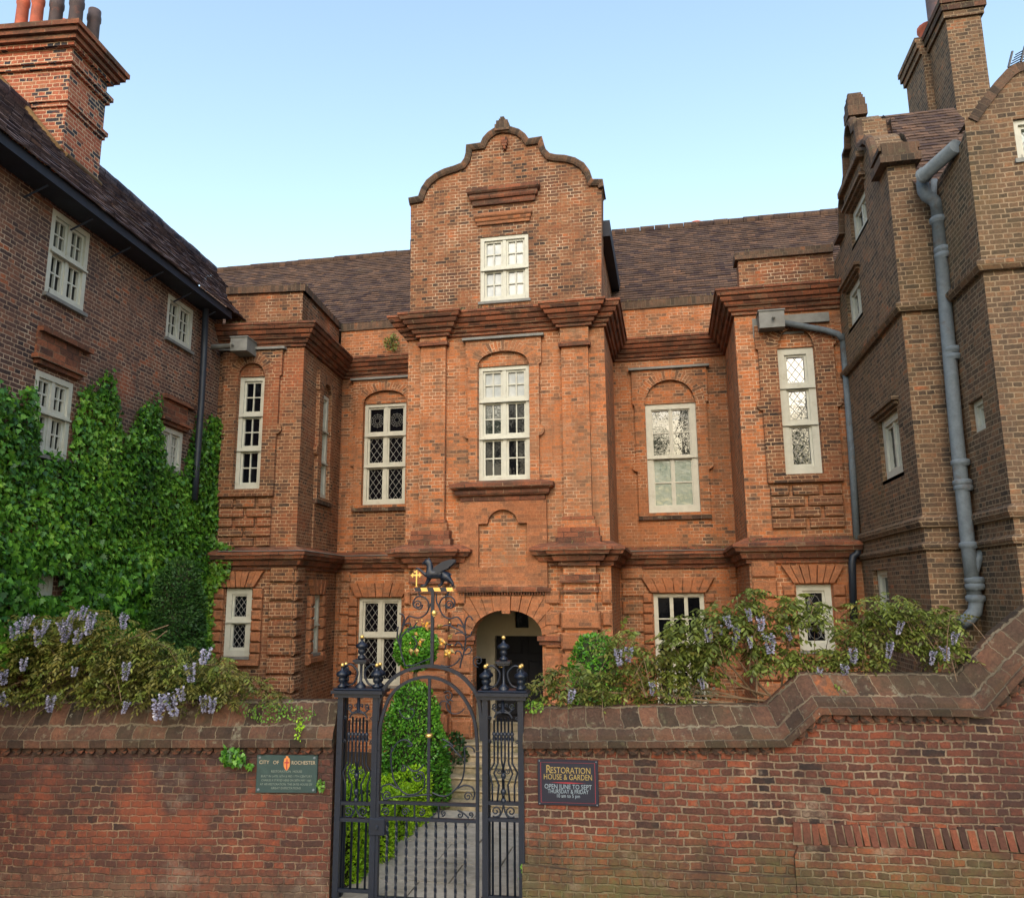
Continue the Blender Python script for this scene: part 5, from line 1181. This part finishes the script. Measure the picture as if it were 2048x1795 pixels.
# opening leaf
LFm = MB()
flat_arch(LFm, [(757.5,1500),(762,1446),(781,1391),(816,1362),(858,1353),(902,1368),(933,1403),(950,1445),(955,1500)], .027, .018)
ul, ur = g(755, 1640)[0], g(955, 1640)[0]; zs_ = g(757, 1500)[1]
zr1, zr2, zr3 = g(860, 1606)[1], g(860, 1638)[1], .05
for u in (ul, ur): LFm.box(FG, u-.0145, u+.0145, .03, zs_+.01, -.018, .018)
for z, hh in ((zr1, .013), (zr2, .014), (zr3, .013)): LFm.box(FG, ul+.0145, ur-.0145, z-hh, z+hh, -.018, .018)
uc_ = g(858, 1480)[0]; LFm.box(FG, uc_-.013, uc_+.013, zr1+.013, g(858, 1354)[1], -.012, .012)
leaf = LFm.build('gate_leaf', M['iron'], gate)
mb = MB(); mb.lathe(FG.pt(uc_, g(858,1470)[1], 0), [(.02,-.018),(.034,-.012),(.034,.012),(.02,.018)], 14); mb.build('gilded_ring', M['gold'], leaf)
for x in (773.5, 792, 812, 832, 851.5, 871, 891, 911, 930.5):
    u = g(x, 1715)[0]; mb = MB(); P_ = []
    zz = np.linspace(zr3, zr2, 26)
    base_ = len(mb.v)
    for i, z in enumerate(zz):
        tw = 0 if (i < 2 or i > 23) else (i-2)*.55
        for k in range(4):
            a = tw+math.pi/4+k*math.pi/2; p = FG.pt(u+.014*math.cos(a), z, .014*math.sin(a)); mb.v.append(tuple(p))
    for i in range(25):
        for k in range(4):
            j = (k+1) % 4; mb.f.append([base_+i*4+k, base_+i*4+j, base_+(i+1)*4+j, base_+(i+1)*4+k]); mb.m.append(0); mb.uv.append(None); mb.sm.append(False)
    mb.build('twisted_bar', M['iron'], leaf)
mb = MB()
def lp_(*pts, r=.008): sc(mb, smooth([g(640+x/4.87, 1440+y/4.87) for x, y in pts], 6), r)
def ls_(x, y, r_, turns, a0, sgn): spx(mb, 640+x/4.87, 1440+y/4.87, r_/4.87, turns, a0, sgn, .007)
lp_((700,250),(690,380),(715,560),(770,660),(850,720),(940,710),(1010,650),(1020,570)); ls_(955,545,48,1.5,0,-1); lp_((1020,570),(1000,510),(955,497))
lp_((590,690),(610,640),(680,620),(730,650),(760,660)); ls_(655,730,40,1.5,0,1); lp_((600,700),(620,760),(655,770)); lp_((700,300),(760,210),(840,190),(900,240),(850,250)); lp_((850,440),(900,490),(960,480),(1010,430)); ls_(810,470,32,1.3,0,1)
lp_((1405,260),(1410,400),(1390,560),(1330,660),(1240,730),(1160,730),(1090,700)); lp_((1340,660),(1410,630),(1480,650),(1505,710),(1490,770)); ls_(1440,740,42,1.5,math.pi,-1); lp_((1400,270),(1440,250),(1490,270),(1505,310)); lp_((1200,260),(1260,240),(1320,300),(1380,360)); lp_((1190,180),(1250,210),(1300,250))
mb.build('scrollwork', M['iron'], leaf); mb = MB()
for x in (730, 920, 1155): lp_((x,810),(x,960), r=.009)
mb.build('frieze_scrollwork', M['iron'], leaf); mb = MB()
ls_(990,895,34,1.3,0,1); mb.build('frieze_scrollwork', M['iron'], leaf); mb = MB(); ls_(1195,900,28,1.3,0,-1); ls_(1362,920,32,1.3,0,1); ls_(1468,915,24,1.2,0,-1); lp_((925,940),(1000,960),(1080,945),(1125,900)); lp_((1340,870),(1395,900),(1450,950)); lp_((1090,730),(1040,720),(860,740),(760,740),(620,770)); ls_(640,890,40,1.5,0,1); ls_(830,890,40,1.5,math.pi,-1)
mb.build('frieze_scrollwork', M['iron'], leaf); mb = MB()
for x, y, r_, t, a0, s in ((896,1392,11,1.4,0,1),(905,1405,26,.7,1.5,1),(884,1412,20,.6,3.1,-1),(820,1420,22,.7,1.2,-1)): spx(mb, x, y, r_, t, a0, s, .006)
mb.build('scrollwork', M['iron'], leaf)
mb = MB(); q = prect(FG, 739, 1634, 771, 1668); mb.cushion(FG, q[0], q[1], q[2], q[3], -.035, .035, .006); mb.tube([FG.pt((q[0]+q[1])/2, (q[2]+q[3])/2, .03), FG.pt((q[0]+q[1])/2, (q[2]+q[3])/2, .06)], .018, 10); mb.build('lock_box', M['iron'], leaf)
# ------------------------------------------------------------ planting
def proj(P_):
    v = np.asarray(P_)-CAM; z = v @ FWD; return CX+F_PX*(v @ RT)/z, CY-F_PX*(v @ UP)/z
def norm(a): return a/(np.linalg.norm(a, axis=-1, keepdims=True)+1e-9)
def leaves(name, C_, tip, nrm, size, shape, mat, parent=None, core=None):
    C_ = np.asarray(C_, float); n = len(C_); tip = norm(np.asarray(tip)); nrm = np.asarray(nrm); nrm = norm(nrm-tip*np.sum(nrm*tip, 1, keepdims=True)); side = np.cross(nrm, tip)
    sh = np.array(shape); k = len(sh); size = np.broadcast_to(np.asarray(size, float), (n,))
    V = C_[:, None, :]+size[:, None, None]*(sh[None, :, 0, None]*tip[:, None, :]+sh[None, :, 1, None]*side[:, None, :]+sh[None, :, 2, None]*nrm[:, None, :])
    V = V.reshape(-1, 3).astype(np.float32); me = bpy.data.meshes.new(name)
    me.vertices.add(n*k); me.vertices.foreach_set('co', V.ravel()); me.loops.add(n*k); me.loops.foreach_set('vertex_index', np.arange(n*k, dtype=np.int32))
    me.polygons.add(n); me.polygons.foreach_set('loop_start', np.arange(0, n*k, k, dtype=np.int32)); me.polygons.foreach_set('loop_total', np.full(n, k, np.int32))
    me.update(calc_edges=True); me.validate(); me.materials.append(mat)
    o = bpy.data.objects.new(name, me); COL.objects.link(o)
    if parent is not None: o.parent = parent; o.matrix_parent_inverse = parent.matrix_world.inverted()
    return o
rn_ = lambda *s: RNG.normal(size=s)
IVY = [(-.12,0,0),(-.2,.28,-.04),(.05,.52,-.08),(.22,.27,-.02),(.48,.36,-.06),(.55,.13,0),(1,0,-.12),(.55,-.13,0),(.48,-.36,-.06),(.22,-.27,-.02),(.05,-.52,-.08),(-.2,-.28,-.04)]
OVAL = [(0,0,0),(.3,.26,-.03),(.7,.24,-.05),(1,0,-.12),(.7,-.24,-.05),(.3,-.26,-.03)]
LEAFLET = [(0,0,0),(.35,.2,-.03),(.75,.13,-.07),(1,0,-.14),(.75,-.13,-.07),(.35,-.2,-.03)]
PETAL = [(0,0,0),(.5,.42,.05),(1,.2,.12),(1,-.2,.12),(.5,-.42,.05)]
NEEDLE = [(0,-.1,0),(.5,-.2,0),(1,0,-.05),(.5,.2,0),(0,.1,0)]

# creeper on the left wing
cr = thing('wall_creeper', 'thick green creeper covering the lower wall of the purple brown wing', 'creeper', FLW.pt(-3, 0, .1))
tx = [-300,-60,0,15,30,45,60,66,70,134,140,150,170,190,215,226,238,250,262,285,300,316,322,362,372,385,396,405,415,424,432,440]
ty = [760,770,775,775,815,790,768,800,912,916,850,800,775,765,750,795,860,872,850,812,800,792,940,938,905,870,835,862,830,805,812,830]
N_ = 46000
u = RNG.uniform(-6.3, .02, N_); z = RNG.uniform(1.2, 5.7, N_)
P0 = FLW.o+u[:, None]*FLW.u; P0[:, 2] = z
x, y = proj(P0); yt = np.interp(x, tx, ty)+rn_(N_)*9+8*np.sin(x*.11)
keep = (y > yt) & (x > -80) & (y < 1330) & ~((x > 52) & (x < 104) & (y > 1146) & (y < 1192))
lump = .5+.5*np.sin(u*3.1+1.3)*np.sin(z*3.7+u*1.2)
bul = np.clip((3.55-z)/1.2, 0, 1)*np.clip((-.9-u)/.8, 0, 1)
edge = np.clip((y-yt)/60, .15, 1)
d = .02+(.06+.10*lump*edge)*RNG.uniform(.05, 1, N_)+bul*(.10+.45*(.5+.5*np.sin(u*9+z*5)*np.sin(z*11-u*4))*(.4+.6*lump))*RNG.uniform(.35, 1, N_)
P0 = (P0+d[:, None]*FLW.n)[keep]; k = len(P0); bulk = bul[keep]
size = RNG.uniform(.035, .078, k)*(1+.6*bulk)
tipd = np.array([0, 0, -1.0])+.55*rn_(k, 3); nr = FLW.n*1.0+np.array([0, 0, .45])+.42*rn_(k, 3)
leaves('foliage', P0, tipd, nr, size, IVY, M['ivy'], cr)
# edge strays and the part that has crept round onto the bay
N2 = 5200; uu = RNG.uniform(-1.55, -.9, N2); zz = RNG.uniform(1.3, 5.6, N2); P1 = FL.o+uu[:, None]*FL.u; P1[:, 2] = zz
x, y = proj(P1); xr = np.interp(y, [790,815,850,880,960,1080,1092,1110,1150,1165,1185,1200,1290,1330], [424,430,438,441,438,434,470,476,462,455,436,428,432,440])+rn_(N2)*4
kp = (x < xr) & (y > 805); P1 = (P1+(.02+.16*RNG.uniform(0, 1, N2))[:, None]*FL.n)[kp]; k = len(P1)
leaves('trailing_shoots', P1, np.array([0,0,-1.0])+.6*rn_(k,3), FL.n+np.array([0,0,.4])+.4*rn_(k,3), RNG.uniform(.04,.07,k), IVY, M['ivytip'], cr)

def clump(name, pts_fn, n, size, mat, shape, parent, out=.75, jit=.5):
    """leaves over a clipped surface: pts_fn(n) gives points and outward normals"""
    P_, Nn = pts_fn(n); t = norm(Nn*out+rn_(len(P_), 3)*.6+np.array([0, 0, .25])); nr = Nn+rn_(len(P_), 3)*jit
    return leaves(name, P_, t, nr, RNG.uniform(.7, 1.25, len(P_))*size, shape, mat, parent)
def revolve(cx_, cy_, prof):
    """points on a surface of revolution with shaggy depth"""
    pr = np.array(prof)
    def f(n):
        seg = np.hypot(np.diff(pr[:,0]), np.diff(pr[:,1]))*(pr[:-1,0]+pr[1:,0]+.02); c = np.cumsum(seg)/seg.sum(); i = np.searchsorted(c, RNG.uniform(0, 1, n)); i = np.minimum(i, len(seg)-1)
        t = RNG.uniform(0, 1, n); r = pr[i,0]+(pr[i+1,0]-pr[i,0])*t; z = pr[i,1]+(pr[i+1,1]-pr[i,1])*t; a = RNG.uniform(0, 2*np.pi, n)
        sl = np.stack([pr[i+1,1]-pr[i,1], -(pr[i+1,0]-pr[i,0])], 1); sl /= np.linalg.norm(sl, axis=1, keepdims=True)+1e-9
        Nn = np.stack([np.cos(a)*sl[:,0], np.sin(a)*sl[:,0], sl[:,1]], 1)
        wob = .02*np.sin(a*5+z*9)+.015*np.sin(a*3-z*14); r = np.maximum(r+wob-RNG.uniform(0, .05, n), 0)
        return np.stack([cx_+r*np.cos(a), cy_+r*np.sin(a), z], 1), Nn
    return f
def core(name, c, prof, mat, parent, s=.84):
    mb = MB(); mb.lathe(c, [(r*s, z) for r, z in prof], 14); return mb.build(name, mat, parent)
M['inner'] = plain('inner_twigs', (40,48,24), .9, .4, 30, bump=.6)
# dark yew
q = on_y(357, 1200, 9.3); r_ = 43*9.6/F_PX; zt = float(on_y(357, 1118, 9.3)[2])
yw = thing('yew_bush', 'dark conical yew bush standing in front of the creeper', 'bush', (q[0], 9.3, 0))
pr = [(r_*1.3,.8),(r_*1.35,1.3),(r_*1.22,zt-.75),(r_*1.05,zt-.42),(r_*.86,zt-.2),(r_*.5,zt-.05),(.02,zt)]
core('trunk', (q[0], 9.3, 0), [(.05,0),(r_*1.0,.8)]+pr[1:], M['inner'], yw, .78); clump('crown', revolve(q[0], 9.3, pr), 16000, .055, M['yew'], NEEDLE, yw)
# topiary: cone with a ball on a stem
yT = 10.45; q = on_y(826, 1500, yT); zc_ = float(on_y(822, 1362, yT)[2]); b = on_y(832, 1297, yT); rb = 43*yT/F_PX
tp = thing('box_topiary', 'clipped box topiary of a cone topped by a ball, seen through the gate', 'topiary', (q[0], yT, 0))
pr = [(.50,.05),(.51,.2),(.47,.6),(.41,.94),(.33,1.26),(.21,zc_-.1),(.10,zc_-.02),(.01,zc_)]
core('inner_cone', (q[0], yT, 0), pr, M['inner'], tp, .8); clump('cone', revolve(q[0], yT, pr), 11000, .042, M['box'], OVAL, tp)
pr = [(rb*math.sin(t), float(b[2])-rb*.95*math.cos(t)) for t in np.linspace(.05, 3.09, 10)]
core('inner_ball', (b[0], yT, 0), pr, M['inner'], tp, .8); clump('ball', revolve(b[0], yT, pr), 5200, .042, M['box'], OVAL, tp)
mb = MB(); mb.tube([(q[0], yT, 0), (q[0]*.5+b[0]*.5, yT, zc_-.1), (b[0], yT, float(b[2]))], .03, 8); mb.build('trunk', M['bark'], tp)
# round bush right of the door
yR = 10.2; q = on_y(1188, 1310, yR); rr = 44*yR/F_PX; zt = float(on_y(1188, 1270, yR)[2])
rb_ = thing('box_bush', 'rounded bright green box bush beside the doorway, behind the garden wall', 'bush', (q[0], yR, 0))
pr = [(rr*.9,.1),(rr*1.05,zt-.6),(rr*1.0,zt-.3),(rr*.82,zt-.1),(rr*.5,zt-.02),(.01,zt)]
core('inner_twigs', (q[0], yR, 0), pr, M['inner'], rb_, .8); clump('foliage', revolve(q[0], yR, pr), 7000, .042, M['box'], OVAL, rb_)
# low bright hedge along the path
hg = thing('low_hedge', 'low lime green clipped hedge along the edge of the path', 'hedge', (-3.7, 9.1, 0))
def hedge(n):
    X0, X1, Y0, Y1, H = -4.5, -3.12, 7.75, 10.1, .55; f = RNG.uniform(0, 1, n); x = RNG.uniform(X0, X1, n); y = RNG.uniform(Y0, Y1, n); z = np.full(n, H); Nn = np.tile([0, 0, 1.0], (n, 1))
    s = f < .35; z[s] = RNG.uniform(.0, H, s.sum()); x[s] = X1; Nn[s] = [1, 0, 0]; s = (f >= .35) & (f < .5); z[s] = RNG.uniform(0, H, s.sum()); y[s] = Y0; Nn[s] = [0, -1, 0]
    b = .05*np.sin(x*7+y*5)+.04*np.sin(y*9-x*4)-.06*RNG.uniform(0, 1, n); return np.stack([x, y, z], 1)+Nn*b[:, None], Nn
mb = MB(); mb.box(Face((0, 7.85), 0), -4.45, -3.2, 0, .45, -2.2, 0); mb.build('inner_twigs', M['inner'], hg); clump('foliage', hedge, 15000, .04, M['lime'], OVAL, hg)
# dark shrub by the steps
q = on_y(908, 1505, 11.2); ds = thing('evergreen_shrub', 'small dark glossy shrub at the end of the stone steps', 'shrub', (q[0], 11.2, .3))
pr = [(.08,.3),(.17,.42),(.18,.6),(.12,.76),(.01,.82)]; clump('foliage', revolve(q[0], 11.2, pr), 420, .06, M['laurel'], OVAL, ds); mb = MB()
for a in range(7): mb.tube([(q[0], 11.2, .2), (q[0]+.12*math.cos(a), 11.2+.12*math.sin(a), .6)], .008, 5)
mb.build('stem', M['bark'], ds)

# wisteria: pinnate leaves, twisting stems, hanging flower clusters
def pinnate(C_, dirs, L_, pairs=5):
    """leaflet centres, tips, normals and sizes of compound leaves"""
    n = len(C_); dirs = norm(dirs); up = np.array([0, 0, 1.0]); sd = norm(np.cross(dirs, up)); nm = np.cross(sd, dirs); Cc, T, Nn, S_ = [], [], [], []
    for k in range(pairs+1):
        t = (k+.6)/(pairs+.6); p = C_+dirs*(L_*t)[:, None]-up*(L_*.38*t*t)[:, None]
        for s in ((-1, 1) if k < pairs else (0,)):
            tp_ = sd*s*.9+dirs*(.35 if s else 1)-up*(.35+.25*t)+.16*rn_(n, 3)
            Cc.append(p); T.append(tp_); Nn.append(nm+.3*rn_(n, 3)); S_.append(L_*RNG.uniform(.30, .40, n)*(1-.25*abs(t-.5)))
    return np.concatenate(Cc), np.concatenate(T), np.concatenate(Nn), np.concatenate(S_)
raceme = []
for k in range(3):
    n = 150; t = RNG.uniform(0, 1, n)**.8; a = RNG.uniform(0, 2*np.pi, n); r_ = .042*(1-t)**.6*RNG.uniform(.5, 1, n)+.004
    C_ = np.stack([r_*np.cos(a)+.015*np.sin(t*3+k), r_*np.sin(a), -t*.21], 1); o = leaves('flower_cluster', C_, np.stack([np.cos(a), np.sin(a), -.3+rn_(n)*.3], 1), rn_(n, 3)+np.stack([np.cos(a), np.sin(a), a*0+.5], 1), RNG.uniform(.018, .032, n), PETAL, M['lilac'])
    raceme.append(o.data); bpy.data.objects.remove(o)
def flower(p, s, parent):
    o = bpy.data.objects.new('flower_cluster', random.choice(raceme)); COL.objects.link(o); o.location = p; o.rotation_euler = (random.uniform(-.25,.25), random.uniform(-.25,.25), random.uniform(0,6.3)); o.scale = (s*random.uniform(.85,1.2), s*random.uniform(.85,1.2), s)
    o.parent = parent; o.matrix_parent_inverse = parent.matrix_world.inverted()
def wisteria(label, F, blobs, flowers, n_leaf, mats, stems, dr, L_=.2, poly=None):
    c0 = F.pt(*F.px(blobs[0][0], blobs[0][1], dr[0]), dr[0]); wt = thing('wisteria', label, 'wisteria', (c0[0], c0[1], 0), 'wisteria plants trained along the garden wall')
    ar = np.array([b[2]*b[3] for b in blobs], float); ar /= ar.sum(); pts = []
    for b, f in zip(blobs, ar):
        m_ = max(4, int(n_leaf*f)); rr = np.sqrt(RNG.uniform(0, 1, m_)); a = RNG.uniform(0, 2*np.pi, m_)
        for x, y in zip(b[0]+b[2]*rr*np.cos(a), b[1]+b[3]*rr*np.sin(a)):
            if poly is not None and not poly(x, y): continue
            d_ = random.uniform(*dr); pts.append(F.pt(*F.px(x, y, d_), d_))
    pts = np.array(pts); dirs = np.stack([rn_(len(pts)), rn_(len(pts))-.6, .35*rn_(len(pts))], 1)
    LL = L_*RNG.uniform(.65, 1.2, len(pts)); h = RNG.uniform(0, 1, len(pts)) < mats[2]
    for sel, mt in ((h, mats[0]), (~h, mats[1])):
        if sel.sum() < 2: continue
        c_, t_, n_, s_ = pinnate(pts[sel], dirs[sel], LL[sel]); leaves('foliage', c_, t_, n_, s_, LEAFLET, M[mt], wt)
    mb = MB()
    for st in stems:
        d_ = (dr[0]+dr[1])/2; P_ = smooth([F.px(x, y, d_) for x, y in st], 6); n_ = len(P_); j = random.uniform(-.1, .1)
        mb.tube([F.pt(a, b, d_+j) for a, b in P_], [.010*(1-.7*k/n_)+.002 for k in range(n_)], 6)
    sel = RNG.choice(len(pts), min(60, len(pts)), replace=False)
    for i in sel: mb.tube([pts[i], pts[i]-norm(dirs[i:i+1])[0]*.12+np.array([0,0,-.1]), pts[i]-norm(dirs[i:i+1])[0]*.22+np.array([0,0,-.28])], [.002,.003,.004], 4)
    mb.build('stem', M['bark'], wt)
    for x, y, s in flowers:
        d_ = dr[1]+.04; p = F.pt(*F.px(x, y-12*s, d_), d_); flower(p, s*(.68 if F is FWL else .55), wt)
    return wt
lx, ly = [-80,0,60,130,200,260,330,420,450,520,580,600], [1225,1228,1238,1222,1215,1238,1280,1302,1312,1362,1388,1396]
okl = lambda x, y: y > np.interp(x, lx, ly)+random.uniform(-6,8) and y < (1412 if x < 440 else 1404)
wisteria('largest wisteria, olive leaved, spilling over the sooty coping in front of the creeper', FWL, [(120,1320,230,110),(330,1350,200,80),(480,1380,115,40),(60,1270,150,60)],
    [(x,y,s) for x,y,s in ((40,1250,1.2),(62,1240,1),(78,1268,1.3),(30,1262,1),(150,1232,1.1),(170,1222,1),(186,1236,1.1),(178,1248,1.1),(95,1248,.9),(135,1262,1.2),(160,1268,1.1),(250,1238,1.1),(252,1336,1.2),(381,1340,1.2),(415,1308,1.2),(253,1410,.9),(105,1402,1.1),(318,1410,1.5),(342,1402,1.5),(360,1384,1),(404,1402,1.1),(426,1404,1.1),(150,1340,.7),(48,1325,.9),(5,1350,1),(2,1395,1),(330,1400,1.3),(120,1252,1))],
    2800, ('wist','wistg',.6), (((0,1380),(120,1340),(240,1330),(340,1260)), ((60,1390),(200,1300),(330,1250)), ((100,1330),(240,1340),(420,1330),(500,1370))), (-.55, .10), .15, okl)
wisteria('low olive wisteria beside the gate pier with the fewest flower clusters', FWR, [(1130,1368,78,38),(1240,1278,40,26),(1275,1335,62,50),(1330,1385,70,32),(1200,1385,60,25)],
    [(1236,1312,1.4),(1257,1306,1.2),(1142,1390,1.2),(1305,1375,1.1),(1400,1365,.9)], 400, ('wist','wistg',.3), (((1500,1400),(1380,1370),(1270,1350),(1240,1290)), ((1480,1405),(1330,1390),(1200,1380),(1120,1370))), (-.5, -.15), .17)
wisteria('green wisteria with many pale lilac flowers in front of the sash window', FWR, [(1395,1275,72,55),(1435,1225,45,18),(1385,1325,60,38),(1505,1192,26,20),(1500,1250,62,50),(1598,1215,48,28),(1550,1300,58,38),(1620,1230,30,20),(1345,1260,25,12)],
    [(1415,1268,1.1),(1452,1242,1),(1472,1262,1.1),(1496,1228,1),(1520,1246,1.1),(1537,1284,1.6),(1572,1264,1.1),(1470,1284,.9),(1497,1282,.9),(1440,1258,.8)], 580, ('wist','wistg',.06),
    (((1540,1390),(1500,1340),(1505,1280),(1515,1200)), ((1535,1385),(1500,1350),(1450,1290),(1400,1280)), ((1560,1395),(1480,1370),(1440,1330),(1430,1270)), ((1560,1390),(1570,1310),(1600,1230)), ((1530,1400),(1420,1390),(1320,1395)), ((1530,1395),(1450,1350),(1390,1300)), ((1515,1395),(1460,1330),(1420,1300),(1360,1262)), ((1510,1380),(1512,1290),(1530,1230))), (-.5, -.15), .18)
wisteria('wisteria above the ramped coping in front of the black drainpipe', FWR, [(1645,1325,62,32),(1720,1300,60,40),(1765,1212,62,24),(1790,1250,70,40),(1860,1255,70,42),(1885,1305,45,28),(1700,1255,35,25)],
    [(1690,1340,1.2),(1708,1308,1.2),(1640,1345,.9),(1778,1296,1.3),(1800,1252,1.1),(1866,1312,1.1),(1888,1304,1.1),(1912,1275,1),], 560, ('wist','wistg',.15), (((1600,1400),(1680,1340),(1760,1260),(1830,1240)), ((1640,1380),(1720,1330),(1720,1240),(1750,1200))), (-.55, -.15), .16)

# small plants in the walls
def tuft(label, F, cx_, cy_, rx, ry, n, size, mat, shape, d0=.01, d1=.10, cat='plant', name='wall_plant'):
    a = RNG.uniform(0, 2*np.pi, n); rr = np.sqrt(RNG.uniform(0, 1, n)); P_ = []
    for x, y in zip(cx_+rx*rr*np.cos(a), cy_+ry*rr*np.sin(a)): d_ = random.uniform(d0, d1); P_.append(F.pt(*F.px(x, y, d_), d_))
    P_ = np.array(P_); c = P_.mean(0); t = thing(name, label, cat, (c[0], c[1], c[2]-.1))
    leaves('foliage', P_, np.array([0,0,-.6])+.8*rn_(n,3), F.n+np.array([0,0,.5])+.5*rn_(n,3), RNG.uniform(.7,1.2,n)*size, shape, M[mat], t)
    mb = MB(); o_ = P_[:, 2].argmin()
    for i in range(0, n, max(1, n//12)): mb.tube([c-F.n*.05, P_[i]], [.003,.0015], 4)
    mb.build('stem', M['bark'], t); return t
tuft('largest tuft of dark ivy growing from the wall beside the green plaque', FWL, 466, 1512, 24, 22, 120, .05, 'ivy', IVY)
tuft('tiny fern sprig between ivy tuft and green plaque', FWL, 497, 1532, 9, 8, 26, .03, 'ivy', IVY)
tuft('small sprig touching the edge of the green plaque', FWL, 641, 1570, 8, 12, 30, .03, 'ivytip', IVY)
tuft('yellow green weeds spread over the sooty coping above the plaque', FWL, 560, 1425, 75, 22, 300, .028, 'ivytip', OVAL, -.10, .09)
tuft('bright lime sprig hanging down the coping above the plaque', FWL, 598, 1460, 9, 24, 80, .028, 'lime', OVAL, -.02, .11)
tuft('low green weeds on the coping above the navy sign', FWR, 1066, 1412, 22, 12, 140, .03, 'ivytip', OVAL, -.2, .0)
tuft('cream flowered shrub below the dark sash window behind the wall', FWR, 1375, 1385, 62, 18, 260, .035, 'whiteflower', PETAL, -.9, -.5, 'shrub', 'flowering_shrub')
tuft('tiny plants at the foot of the gate pier near the navy sign', FWR, 1044, 1745, 5, 22, 30, .025, 'ivytip', OVAL, .0, .04)
tuft('small bush growing from the parapet beside the central gable', FR, 783, 683, 15, 16, 160, .05, 'wistg', OVAL, .02, .2)

# dry grass and weeds on the ledges
n = 900; P_ = []; 
for (a, b, F, zz, d_) in ((-1.4, 0, FL, zpl+.12, -.2), (XBL+.1, XRW, FB, zpb+.12, -.2), (XCR, XBL, FR, 8.05, -.05), (-6.1, XCL, FR, 8.05, -.05), (XCL-.1, XCR+.1, FC, ZC+.03, .12), (XBL, XRW, FB, ZC+.03, .12), (-1.4, 0, FL, ZC+.03, .12), (XCR, XBL, FR, ZC+.03, .1), (XBL, XRW, FB, ZS+.03, .12), (XCR, XBL, FR, ZS+.03, .12), (lped[0], lped[1], FC, ZS+.03, .2), (rped[0], rped[1], FC, ZS+.03, .2)):
    for _ in range(int(70*(b-a))): P_.append(F.pt(random.uniform(a, b), zz, d_+random.uniform(-.06, .06)))
P_ = np.array(P_); n = len(P_)
M['dry'] = leafmat('dry_grass_blade', [(0, (96,88,58)), (.6, (132,122,84)), (1, (104,116,60))], .8, 3)
o = leaves('ledge_weeds', P_, np.array([0,0,1.0])+.45*rn_(n,3), rn_(n,3), RNG.uniform(.03,.10,n), [(0,-.05,0),(.6,-.04,.05),(1,0,.15),(.6,.04,.05),(0,.05,0)], M['dry']); tag(o, 'dry grass and weeds growing along the ledges of the brick house', 'weeds', kind='stuff')
# ------------------------------------------------------------ the park trees across the road, seen only as reflections in the old glass
M['tree'] = leafmat('park_tree_leaf', [(0, (34,50,24)), (.5, (56,78,32)), (1, (84,104,48))], .5, .4)
for X, Y, h_, r_, lb in ((-10, -27, 20, 7.0, 'broad park tree across the road from the gate, facing the house'), (1.5, -30, 23, 7.5, 'tallest park tree across the road, facing the house'), (13, -27, 18, 6.0, 'rounded park tree across the road beside the tallest one')):
    t = thing('park_tree', lb, 'tree', (X, Y, 0), 'park trees across the road'); mb = MB(); mb.tube([(X, Y, 0), (X+.1, Y, h_*.3), (X-.1, Y+.2, h_*.6), (X, Y, h_*.85)], [.38, .3, .2, .06], 10)
    n = 4200; cl = RNG.uniform(-1, 1, (46, 3)); cl = cl/np.maximum(1, np.linalg.norm(cl, axis=1, keepdims=True)); cc = cl*np.array([r_, r_, h_*.33])+np.array([X, Y, h_*.64])
    for c in cc[::4]: mb.tube([(X, Y, h_*.35), tuple(c*.5+np.array([X, Y, h_*.45])*.5), tuple(c)], [.12, .07, .02], 5)
    mb.build('trunk', M['bark'], t)
    i = RNG.integers(0, 46, n); P_ = cc[i]+rn_(n, 3)*np.array([.75, .75, .6]); leaves('crown', P_, rn_(n, 3), rn_(n, 3), RNG.uniform(.3, .6, n), OVAL, M['tree'], t)
